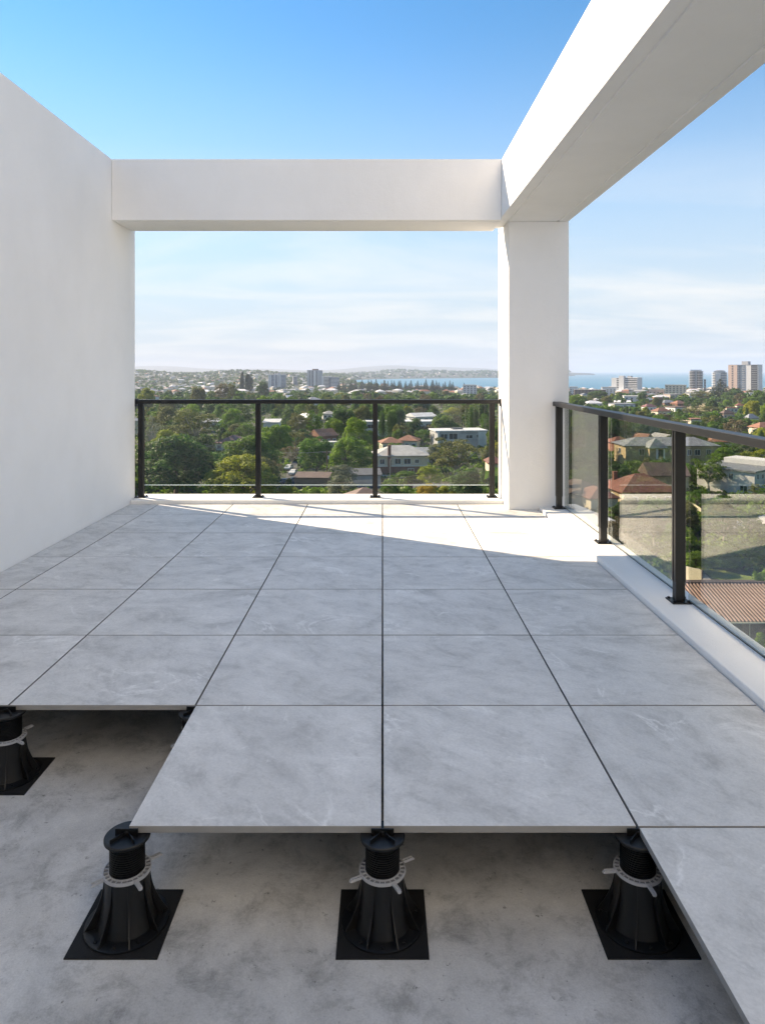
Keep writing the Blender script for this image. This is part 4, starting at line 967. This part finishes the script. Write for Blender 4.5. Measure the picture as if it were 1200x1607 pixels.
# ------------------------------------------------------------------ towers
def tower(px, d, w, l, h, rot, label, name='apartment_tower', cat='tower'):
    x, y, z = at_d(px, d); e = tag(empty(name, (x, y, z), R(rot) - math.atan2(x, y)), label, cat)
    FOOT.append((x, y, max(w, l)*0.6)); hw = w/2*F/d; clear(px-hw, px+hw, HY+F*(CAMZ-z-h)/d-1, HY+F*(CAMZ-z-h*0.25)/d, d)
    return e
def part(e, name, mat, *boxes):
    mb = MB()
    for b in boxes: mb.box(*b)
    return mb.build(name, mat, e)
def h_for(top, d, px): return CAMZ - (top-HY)/F*d - g((px-600)/F*d, d)
# left: blue grey tower with white piers
h = h_for(588, 1650, 435); e = tower(435, 1650, 36, 20, h, -38, 'blue grey apartment tower with white vertical piers')
part(e, 'body', 'window_blue', (-18, 18, -10, 10, -2, h)); part(e, 'roof_slab', 'white_wall', (-18.3, 18.3, -10.3, 10.3, h+.01, h+1)); part(e, 'plant_room', 'grey_wall', (-5, 7, -5, 5, h+1.01, h+4))
for k, x in enumerate((-16, -10.5, 0.5, 11.5, 16.8)): part(e, 'pier', 'white_wall', (x-1.3-(k == 1)*1.4, x+1.3, -11, -10.01, -2, h-.5))
for k in range(int(h/3.2)): part(e, 'floor_band', 'grey_wall', (-18.15, 18.15, -10.4, 10.15, 2.6+k*3.2, 3.2+k*3.2))
h = h_for(581, 1700, 494); e = tower(494, 1700, 30, 22, h, -34, 'tall grey brown apartment tower rising above the horizon')
part(e, 'body', 'grey_wall', (-15, 15, -11, 11, -2, h)); part(e, 'plant_room', 'brown_brick', (-4, 7, -5, 5, h+.01, h+3.5)); part(e, 'roof_slab', 'white_wall', (-15.3, -4.5, -11.3, 11.3, h+.02, h+.8))
part(e, 'pier', 'pale_paving', (-14, -9, -11.8, -11.01, -2, h-.6)); part(e, 'pier', 'pale_paving', (-5.5, -3, -11.8, -11.01, -2, h-.6)); part(e, 'pier', 'white_wall', (5, 9.5, -11.8, -11.01, -2, h-.6))
for k in range(int(h/3.1)):
    for x in (-7.4, 1, 12): part(e, 'window', 'window_dark', (x-1.5, x+1.5, -11.2, -11.01, 1+k*3.1, 2.7+k*3.1))
for px, w, top, lb in ((512, 14, 591, 'white apartment block beside the tall grey brown tower'), (524, 16, 592, 'grey blue apartment block at the edge of the shore pines')):
    h = h_for(top, 1640, px); e = tower(px, 1640, w*1.5, 14, h, 0, lb, 'apartment_block', 'building')
    W = w*1.5/2; part(e, 'body', 'white_wall' if px == 512 else 'window_blue', (-W, W, -7, 7, -2, h)); part(e, 'roof_slab', 'white_wall', (-W-.4, W+.4, -7.4, 7.4, h+.01, h+.8))
    for k in range(int(h/3.2)): part(e, 'balcony', 'window_dark' if px == 512 else 'white_wall', (-W*.6, W+.2, -7.6, -7.01, 1.2+k*3.2, 2.6+k*3.2))
h = h_for(591, 2000, 463); e = tower(463, 2000, 13, 12, h, 5, 'small dark slender block between the two left towers', 'apartment_block', 'building')
part(e, 'body', 'grey_wall', (-6.5, 6.5, -6, 6, -2, h)); part(e, 'roof_slab', 'white_wall', (-6.8, 6.8, -6.3, 6.3, h+.01, h+.8))
for k in range(int(h/3.4)): part(e, 'window_band', 'window_dark', (-5, 5, -6.2, -6.01, 1+k*3.4, 2.6+k*3.4))
# white block with dark bands
D = 1320; h = h_for(592, D, 983); e = tower(983, D, 50, 22, h, -24, 'white stepped apartment block with dark balcony bands before the sea', 'apartment_block', 'building')
part(e, 'body', 'white_wall', (-25, -3, -11, 11, -2, h-1)); part(e, 'wing', 'white_wall', (-2.99, 25, -9.5, 11, -2, h)); part(e, 'stair_tower', 'white_wall', (-9.5, 0, -13, -4, -1.9, h+3.2)); part(e, 'plant_room', 'grey_wall', (2, 9, -2, 6, h+.01, h+2.6))
part(e, 'podium', 'white_wall', (-32, 45, -24, -13.1, -2, 8)); part(e, 'podium_window', 'window_dark', (-4, 2, -24.2, -24.01, 3, 6)); part(e, 'podium_window', 'window_dark', (22, 40, -24.2, -24.01, 3, 5.4))
for k in range(8):
    z = 7 + k*3.35
    if z + 2.6 > h: break
    part(e, 'balcony', 'window_dark', (1.2, 24.4, -9.75, -9.51, z, z+1.8)); part(e, 'window', 'window_dark', (-14.8, -10.2, -11.2, -11.01, z, z+1.8))
    part(e, 'balcony_rail', 'white_wall', (1.0, 25.2, -11.2, -9.76, z-1.4, z-0.05))
# round dark tower with pale slabs
def slab_tower(px, D, top, rad, label, glassm, pale, lens=1.0):
    h = h_for(top, D, px); e = tower(px, D, rad*2, rad*2, h, 0, label)
    mb = MB(); mb.lathe([(rad*.86, -2), (rad*.86, h)], 24); o = mb.build('core', glassm, e); o.scale = (1, lens, 1)
    n = int(h/3.3)
    for k in range(n):
        mb = MB(); mb.lathe([(rad, 2.2+k*3.3), (rad, 3.15+k*3.3)], 28); o = mb.build('balcony', 'steel' if not pale else 'white_wall', e); o.scale = (1, lens, 1)
    part(e, 'plant_room', 'white_wall', (-rad*.75, rad*.7, -rad*.5, rad*.5, h+.01, h+2.6))
    return e, h
e, h = slab_tower(1092, 1400, 582, 14, 'dark rounded apartment tower with stacked balconies before the sea', 'window_dark', False, 0.8)
part(e, 'pier', 'grey_wall', (-1.2, 0.8, -12.2, -11.4, -2, h)); part(e, 'side_wing', 'window_dark', (14.2, 17.5, -4, 6, -2, h*0.62))
for k in range(8): part(e, 'balcony', 'steel', (14.0, 18.6, -4.6, 6.4, 2.2+k*3.3, 2.9+k*3.3))
e, h = slab_tower(1129, 1420, 584, 15, 'pale rounded apartment tower with a white front between two taller towers', 'window_blue', True, 0.7)
part(e, 'front_panel', 'white_wall', (-8, 1.5, -11.8, -10.7, -2, h-2))
mb = MB(); mb.lathe([(8, h+2.62), (9.5, h+3.4), (4, h+4.6)], 20); mb.build('dome', 'steel', e)
# tallest tower on the right
D = 1280; h = h_for(572.5, D, 1169); e = tower(1169, D, 50, 24, h, -20, 'tallest tower with pinkish flank, white band and dark balconies', )
part(e, 'body', 'white_wall', (-25, 25, -12, 12, -2, h)); part(e, 'plant_room', 'grey_wall', (-4, 7, -6, 6, h+.5, h+6.5)); part(e, 'roof_slab', 'grey_wall', (-25.5, 25.5, -12.5, 12.5, h+.01, h+.49))
part(e, 'flank', 'pink_wall', (-24.9, -9.2, -12.9, -12.01, -2, h-.5)); part(e, 'recess', 'window_blue', (-9.1, 4.4, -12.3, -12.01, -2, h-.5)); part(e, 'balcony_stack', 'window_dark', (14.2, 24.9, -12.3, -12.01, -2, h-.5))
n = int(h/3.25)
for k in range(n):
    z = 0.6 + k*3.25
    for x in (-17.5,): part(e, 'window', 'window_dark', (x-1.4, x+1.4, -13.1, -12.92, z+.6, z+2.1))
    part(e, 'window', 'window_dark', (-6.6, -3.8, -12.5, -12.31, z+.6, z+2.2)); part(e, 'spandrel', 'grey_wall', (-1.2, 4.2, -12.7, -12.31, z-.5, z+.5)); part(e, 'spandrel', 'pale_paving', (-9, -7.2, -12.7, -12.31, z-.5, z+.5))
    part(e, 'balcony', 'grey_wall', (15.6, 28.5, -14.2, -12.31, z-.35, z+.35))
# low buildings by the shore
for px, D, w, top, wm, lb in ((925, 1120, 48, 611.5, 'brown_brick', 'long brown brick flats beside the column below the sea'), (1060, 1150, 32, 604, 'cream_wall', 'beige flats with a dark top floor before the sea'),
                              (1192, 980, 26, 617, 'white_wall', 'white stepped building at the right picture edge'), (955, 1250, 24, 607.5, 'white_wall', 'pale low block left of the white apartment block'), (900, 1260, 14, 607, 'white_wall', 'pale block peeping past the corner column'),
                              (1030, 1180, 24, 611, 'pink_wall', 'low pinkish block right of the white apartment block'), (737, 1150, 22, 604, 'white_wall', 'white house by the bay at the right of the far opening')):
    h = h_for(top, D, px); e = tower(px, D, w, 14, h, random.uniform(-6, 6), lb, 'flats', 'building')
    part(e, 'wall', wm, (-w/2, w/2, -7, 7, -2, h)); part(e, 'roof', 'roof_pale', (-w/2-.5, w/2+.5, -7.5, 7.5, h+.01, h+.6))
    nw = max(3, int(w/5))
    for fl in range(max(1, int(h/3.4))):
        for k in range(nw):
            x = -w/2 + w*(k+.5)/nw; part(e, 'window', 'window_dark', (x-1.3, x+1.3, -7.15, -7.01, 0.9+fl*3.3, 2.5+fl*3.3))
        part(e, 'window', 'window_dark', (-w/2-.15, -w/2-.01, -3, 3, 0.9+fl*3.3, 2.5+fl*3.3))

# ------------------------------------------------------------------ the rest of the suburb
def zone(px, py):
    if px < 800:
        b = 'left' if px < 405 else ('middle' if px < 588 else 'right')
        return ('through the %s far pane' if py > 630 else 'above the %s far handrail') % b
    if py > HY + 0.1775*(px-600) + 4: return 'through the side panes'
    return 'above the side handrail ' + ('near the column' if px < 1000 else 'at right')
def free(x, y, r): return all((x-a)**2 + (y-b)**2 > (r+c)**2 for a, b, c in FOOT)
def hides(px, hw, top, bot, d): return any(d < cd_-1 and px+hw > a and px-hw < b and bot > t and top < q for a, b, t, q, cd_ in CLEAR)
XR = ((208, 784), (890, 1215))
FILL = []
RM = ['roof_white', 'roof_pale', 'roof_grey', 'roof_red', 'roof_orange', 'roof_brown', 'roof_white', 'roof_pale']
NM = {'roof_white': 'white', 'roof_pale': 'pale', 'roof_grey': 'grey', 'roof_red': 'red', 'roof_orange': 'orange', 'roof_brown': 'brown'}
rr = random.Random(77)
for py, step, pb in ((705, 90, .25), (684, 70, .3), (668, 56, .35), (655, 46, .35), (645, 38, .4), (637, 30, .45), (631, 25, .5), (626.5, 20, .65), (623, 18, .7), (620, 17, .75), (617.5, 16, .75), (615.5, 15, .7)):
    for a, b in XR:
        px = a + rr.random()*step
        while px < b:
            q = px + rr.uniform(-.3, .3)*step; px += step
            if rr.random() > pb: continue
            x, y = ground_at(q, py + rr.uniform(-1, 1)*(py-HY)*0.04)
            if y > 1330: continue
            w = rr.uniform(9, 16) * (1.25 if y > 700 else 1); l = rr.uniform(8, 11); h = rr.choice((3.0, 3.2, 3.4, 5.8)); rh = rr.uniform(1.6, 2.6)
            if not free(x, y, w*.5): continue
            z = g(x, y); hw = w/2*F/y; top = proj(x, y, z+h+rh)[1]
            if hides(q, hw, top, HY+F*(CAMZ-z)/y, y): continue
            rm = rr.choice(RM if y < 700 else RM + ['roof_white']*3); kind = rr.choice(('hip', 'hip', 'gable', 'flat')); wm = rr.choice(('white_wall', 'cream_wall', 'white_wall', 'red_brick', 'grey_wall'))
            e = house((x, y, z), w, l, h, .5 if kind == 'flat' else rh, rr.uniform(-40, 40), kind, rm, wm, None, 'house', 'house', autowins(w, l, h, 3) if y < 500 else autowins(w, l, h, 2)[:3], None, 0.5, frame=y < 400)
            FILL.append((e, '%s %s roofed house' % (NM[rm], {'hip': 'hip', 'gable': 'gable', 'flat': 'flat'}[kind]), q, top, max(w, l)*.5, h, 'suburban houses'))
KINDS = [('broad', 4, 'leaf_dark', 'dark green broad tree'), ('broad', 4, 'leaf_mid', 'mid green broad tree'), ('dense', 3, 'leaf_bright', 'bright green dense tree'), ('gum', 4, 'leaf_olive', 'olive gum tree'),
         ('gum', 4, 'leaf_dark', 'dark gum tree'), ('dense', 3, 'leaf_mid', 'mid green dense tree'), ('gum', 4, 'leaf_brown', 'brownish gum tree'), ('broad', 4, 'leaf_yellow', 'yellow green broad tree'),
         ('column', 2, 'leaf_dark', 'dark narrow upright tree'), ('broad', 4, 'leaf_olive', 'olive broad tree'), ('shrub', 3, 'leaf_mid', 'low green bush'), ('gum', 4, 'leaf_mid', 'mid green gum tree')]
ntree = 0; FARTREE = []
for py, step, pb in ((960, 60, .8), (925, 56, .9), (890, 54, .9), (862, 50, .9), (840, 46, .9), (820, 44, .9), (800, 42, .9), (783, 46, .8), (766, 46, .7), (750, 42, .75), (735, 38, .8), (722, 34, .8), (711, 31, .8), (701, 28, .8), (692, 26, .8), (684, 24, .8), (677, 22, .8), (670, 21, .8), (664, 20, .8), (658.5, 19, .75), (653, 18, .75), (648, 17, .75),
                     (643.5, 16, .7), (639.5, 15, .7), (636, 14, .65), (633, 13, .6), (630, 13, .55), (627.5, 12, .5), (625, 12, .5), (623, 11, .45)):
    for a, b in XR:
        if py > 790 and a < 500: continue
        px = a + rr.random()*step
        while px < b:
            q = px + rr.uniform(-.4, .4)*step; px += step
            if rr.random() > pb: continue
            x, y = ground_at(q, py + rr.uniform(-1, 1)*(py-HY)*0.025)
            k = rr.choice(KINDS); h = rr.uniform(6, 13) if k[0] != 'shrub' else rr.uniform(2, 4); w = h*rr.uniform(.75, 1.25)
            if k[0] == 'column': w = h*0.3
            if py > 790: h *= .6; w *= .6
            if not free(x, y, w*.3): continue
            z = g(x, y); hw = w/2*F/y; top = proj(x, y, z+h)[1]
            ok = True
            while hides(q, hw*.9, top+1, HY+F*(CAMZ-z)/y, y):
                h *= .7; w *= .7; hw *= .7; top = proj(x, y, z+h)[1]
                if h < 2.2: ok = False; break
            if not ok: continue
            if h < 3.4: k = KINDS[10]
            e = tree((x, y, z), w, h, k[0] + str(rr.randrange(k[1])), k[2], None, 'bush' if k[0] == 'shrub' else 'tree', 'bush' if k[0] == 'shrub' else 'tree')
            FILL.append((e, k[3], q, top, w*.5, h, 'suburban trees and bushes')); ntree += 1

# ------------------------------------------------------------------ drop filler nobody can see, then word the labels
idb = np.zeros((560, 620), dtype=np.int32)
for k, (x, y, z, w, h, e) in sorted(enumerate(OCC), key=lambda t: -t[1][1]):
    if y < 20: continue
    u0, v1 = proj(x-w/2, y, z); u1, v0 = proj(x+w/2, y, z+h)
    idb[max(0, int(v0/2)):max(0, min(559, int(v1/2)))+1, max(0, int(u0/2)):max(0, min(619, int(u1/2)))+1] = k+1
yy, xx = np.mgrid[0:560, 0:620]*2
idb[~(((xx > 212) & (xx < 783) & (yy < 776)) | ((xx > 893) & (xx < 1200) & (yy < HY + .725*(xx-600))))] = 0
cnt = np.bincount(idb.ravel(), minlength=len(OCC)+1)
VIS = {}
for k, t in enumerate(OCC): VIS[t[5].name] = int(cnt[k+1])
def visible(e, r, h): return VIS[e.name] if VIS[e.name] > 3 else 0
seen = []; gone = []; EXTRA = []
def size(it): return it[7]
FILL = [it + (visible(it[0], it[4], it[5] + (1 if 'house' in it[1] else 0)),) for it in FILL]
FILL.sort(key=size, reverse=True)
nt = 0
for it in FILL:
    tr = 'house' not in it[1]
    if it[7] == 0 or (tr and nt >= 195):
        gone += [it[0]] + list(it[0].children_recursive)
        if it[7]: EXTRA.append((*it[0].location, it[4], it[5]))
        FOOT[:] = [f for f in FOOT if abs(f[0]-it[0].location.x) > .01 or abs(f[1]-it[0].location.y) > .01]
    else: seen.append(it); nt += tr
print('SEEN', len(seen), 'EXTRA', len(EXTRA))
bpy.data.batch_remove(gone)
def ORD2(n):
    one = ['', 'first', 'second', 'third', 'fourth', 'fifth', 'sixth', 'seventh', 'eighth', 'ninth', 'tenth', 'eleventh', 'twelfth', 'thirteenth', 'fourteenth', 'fifteenth', 'sixteenth', 'seventeenth', 'eighteenth', 'nineteenth']
    if n < 20: return one[n]
    t = {2: 'twent', 3: 'thirt', 4: 'fort', 5: 'fift', 6: 'sixt'}[n//10]
    return t + ('ieth' if n % 10 == 0 else 'y-' + one[n % 10])
ORD = ['', 'second', 'third', 'fourth', 'fifth', 'sixth', 'seventh', 'eighth', 'ninth', 'tenth', 'eleventh', 'twelfth']
by = {}
for it in seen: by.setdefault((it[1], zone(it[2], it[3])), []).append(it)
for (desc, zn), its in by.items():
    its.sort(key=lambda t: t[2])
    for k, (e, _, q, top, r, h, grp, vis_) in enumerate(its):
        if len(its) == 1: lb = '%s seen %s' % (desc, zn)
        elif k == 0: lb = '%s %s, leftmost of its kind' % (desc, zn)
        else: lb = '%s %s, %s from left' % (desc, zn, ORD2(k+1))
        e['label'] = lb; e['group'] = grp
pines = sorted([o for o in bpy.data.objects if o.get('auto')], key=lambda o: o.location.x/o.location.y)
for k, o in enumerate(pines):
    del o['auto']; o['label'] = 'tall dark shore pine before the bay, %s from left in the row' % (('leftmost, first' if k == 0 else ORD2(k+1))); o['group'] = 'pines along the shore'


# far tree canopy and far suburb: a mass nobody could count
cs = []; rs = []; ts = []; fb = {k: MB() for k in ('roof_white', 'roof_grey', 'roof_orange', 'white_wall')}
r3 = random.Random(9)
for _ in range(18000):
    d = 700*math.exp(r3.random()*math.log(7200/700)); u = r3.uniform(-.6, 1.2); x = u*d; z = g(x, d)
    if z < SEA + .6: continue
    if d < 1350 and not free(x, d, 5): continue
    if d < 1330 and r3.random() < .45: continue
    if 4300 < d and u > 0.28: continue
    s = r3.uniform(2.5, 5.0)*(1 + max(0, d-1500)/2600)
    q, top = proj(x, d, z+2*s)
    if hides(q, s*F/d, top, top+6, d): continue
    tn = r3.random()
    for k in range(3): cs.append((x + r3.uniform(-.6, .6)*s, d + r3.uniform(-.6, .6)*s, z + s*r3.uniform(.45, 1.15))); rs.append(s*r3.uniform(.6, 1.0)); ts.append(tn)
BESIDE = []               # the town goes on beside the frame and behind the column
for _ in range(1500):
    u = r3.choice((r3.uniform(.575, 1.3), r3.uniform(.575, 1.3), r3.uniform(.178, .255), r3.uniform(-.6, -.375))); d = 85*math.exp(r3.random()*math.log(800/85)); x = u*d
    h = r3.uniform(5, 11); r = h*r3.uniform(.35, .55)
    if r3.random() < .10 and free(x, d, 8): BESIDE.append((x, d)); FOOT.append((x, d, 8)); continue
    if free(x, d, r*.7): EXTRA.append((x, d, g(x, d), r, h)); FOOT.append((x, d, r*.5))
for x, d, z, r, h in EXTRA:
    tn = r3.random()
    for k in range(12): cs.append((x + r3.uniform(-.55, .55)*r, d + r3.uniform(-.55, .55)*r, z + h*r3.uniform(.2, .85))); rs.append(r*r3.uniform(.3, .55)); ts.append(tn)
r_ = np.random.default_rng(3); V = []; T = []
for c, rad, tn in zip(cs, rs, ts):
    n = 16; v = r_.normal(size=(n, 3)); v /= np.linalg.norm(v, axis=1)[:, None]; v[:, 2] = np.abs(v[:, 2])*.9 - .1
    p = np.array(c) + v*rad*(.7+.35*r_.random(n))[:, None]; nr = v + r_.normal(scale=.4, size=(n, 3)); nr /= np.linalg.norm(nr, axis=1)[:, None]
    a = np.cross(nr, r_.normal(size=(n, 3))); a /= np.linalg.norm(a, axis=1)[:, None]; b = np.cross(nr, a); s = rad*.42
    V.append(np.stack([p-a*s, p-b*s, p+a*s, p+b*s], axis=1).reshape(-1, 3)); T.append(np.clip(np.repeat(tn+r_.normal(scale=.15, size=n), 4), 0, 1))
V = np.concatenate(V); T = np.concatenate(T); nf = len(V)//4
me = bpy.data.meshes.new('far_tree_canopy'); me.vertices.add(len(V)); me.vertices.foreach_set('co', V.ravel()); me.loops.add(nf*4); me.loops.foreach_set('vertex_index', np.arange(nf*4)); me.polygons.add(nf)
me.polygons.foreach_set('loop_start', np.arange(nf)*4); me.polygons.foreach_set('loop_total', np.full(nf, 4)); at = me.attributes.new('tone', 'FLOAT', 'POINT'); at.data.foreach_set('value', T)
me.materials.append(MATS['leaf_dark']); me.update(calc_edges=True)
tag(place('far_tree_canopy', me), 'mass of far dark trees between the roofs below the horizon', 'trees', kind='stuff')
V = []; T = []
r5 = np.random.default_rng(8); made = 0
for _ in range(34000):
    d = 72*math.exp(r3.random()*math.log(950/72)); u = r3.uniform(-.5, .95); x = u*d
    if not (u > .15 or d > 135): continue
    z = g(x, d); s_ = r3.uniform(.5, 1.5)*(1 + d/900)
    if not free(x, d, .2+s_*.6) and any((x-a_)**2 + (d-b_)**2 < (c_*.9+s_*.5)**2 for a_, b_, c_ in HOUSEFOOT): continue
    q, top = proj(x, d, z+s_*1.3)
    if hides(q, s_*F/d, top+1, HY+F*(CAMZ-z)/d, d) or in_sheet(x, d): continue
    made += 1; tn = r3.random()
    if made > 13000: break
    n = 34; v = r5.normal(size=(n, 3)); v /= np.linalg.norm(v, axis=1)[:, None]; v[:, 2] = np.abs(v[:, 2])
    p = np.array((x, d, z)) + v*s_*(.65+.45*r5.random(n))[:, None]; nr = v + r5.normal(scale=.5, size=(n, 3)); nr /= np.linalg.norm(nr, axis=1)[:, None]
    a = np.cross(nr, r5.normal(size=(n, 3))); a /= np.linalg.norm(a, axis=1)[:, None]; b = np.cross(nr, a); ss = s_*(.16+.12*r5.random(n))[:, None]
    V.append(np.stack([p-a*ss*1.2, p-b*ss, p+a*ss*1.2, p+b*ss], axis=1).reshape(-1, 3)); T.append(np.clip(np.repeat(tn+r5.normal(scale=.15, size=n), 4), 0, 1))
V = np.concatenate(V); T = np.concatenate(T); nf = len(V)//4
me = bpy.data.meshes.new('garden_shrubbery'); me.vertices.add(len(V)); me.vertices.foreach_set('co', V.ravel()); me.loops.add(nf*4); me.loops.foreach_set('vertex_index', np.arange(nf*4)); me.polygons.add(nf)
me.polygons.foreach_set('loop_start', np.arange(nf)*4); me.polygons.foreach_set('loop_total', np.full(nf, 4)); at = me.attributes.new('tone', 'FLOAT', 'POINT'); at.data.foreach_set('value', T)
me.materials.append(MATS['leaf_mid']); me.update(calc_edges=True)
tag(place('garden_shrubbery', me), 'low green garden undergrowth between the houses and trees', 'undergrowth', kind='stuff')
hb = MB(); mats = ['roof_white', 'roof_pale', 'roof_orange', 'roof_grey', 'cream_wall']
for _ in range(3000):
    d = 1000*math.exp(r3.random()*math.log(6800/1000)); u = r3.uniform(-.6, 1.2); x = u*d; z = g(x, d)
    if _ < len(BESIDE): x, d = BESIDE[_]; z = g(x, d)
    elif z < SEA + .8 or (d < 1350 and not free(x, d, 9)): continue
    w, l, h = r3.uniform(9, 20), r3.uniform(9, 14), r3.choice((4, 4, 5, 7, 9))
    q, top = proj(x, d, z+h)
    if hides(q, w/2*F/d, top, top+5, d): continue
    a = r3.random()*3; m = Matrix.Translation((x, d, z)) @ Matrix.Rotation(a, 4, 'Z'); mi = r3.choice((0, 0, 1, 1, 3, 2, 3, 1))
    hb.box(-w/2, w/2, -l/2, l/2, -3, h, 4, m)
    t = [(-w/2-.4, -l/2-.4, h+.02), (w/2+.4, -l/2-.4, h+.02), (w/2+.4, l/2+.4, h+.02), (-w/2-.4, l/2+.4, h+.02), (-w/4, 0, h+2.4), (w/4, 0, h+2.4)]
    hb.add([m @ Vector(p) for p in t], [(0,1,5,4), (2,3,4,5), (1,2,5), (3,0,4)], mi)
tag(hb.build('far_suburb', mats), 'mass of tiny pale roofs of the far suburbs below the horizon', 'houses', kind='stuff')

# ------------------------------------------------------------------ haze
mb = MB(); mb.box(-45000, 45000, -300, 45900, -51.5, 175)
hz = mb.build('haze', 'white_wall'); tag(hz, 'thin pale sea haze over the town', kind='stuff')
m, n, l, b = nodes_of('haze'); n.remove(b)
pv = n.new('ShaderNodeVolumePrincipled'); pv.inputs['Color'].default_value = (0.60, 0.69, 0.83, 1); pv.inputs['Density'].default_value = 1.15e-4; pv.inputs['Anisotropy'].default_value = 0.1
l.new(pv.outputs[0], n['Material Output'].inputs['Volume'])
hz.data.materials.clear(); hz.data.materials.append(m)
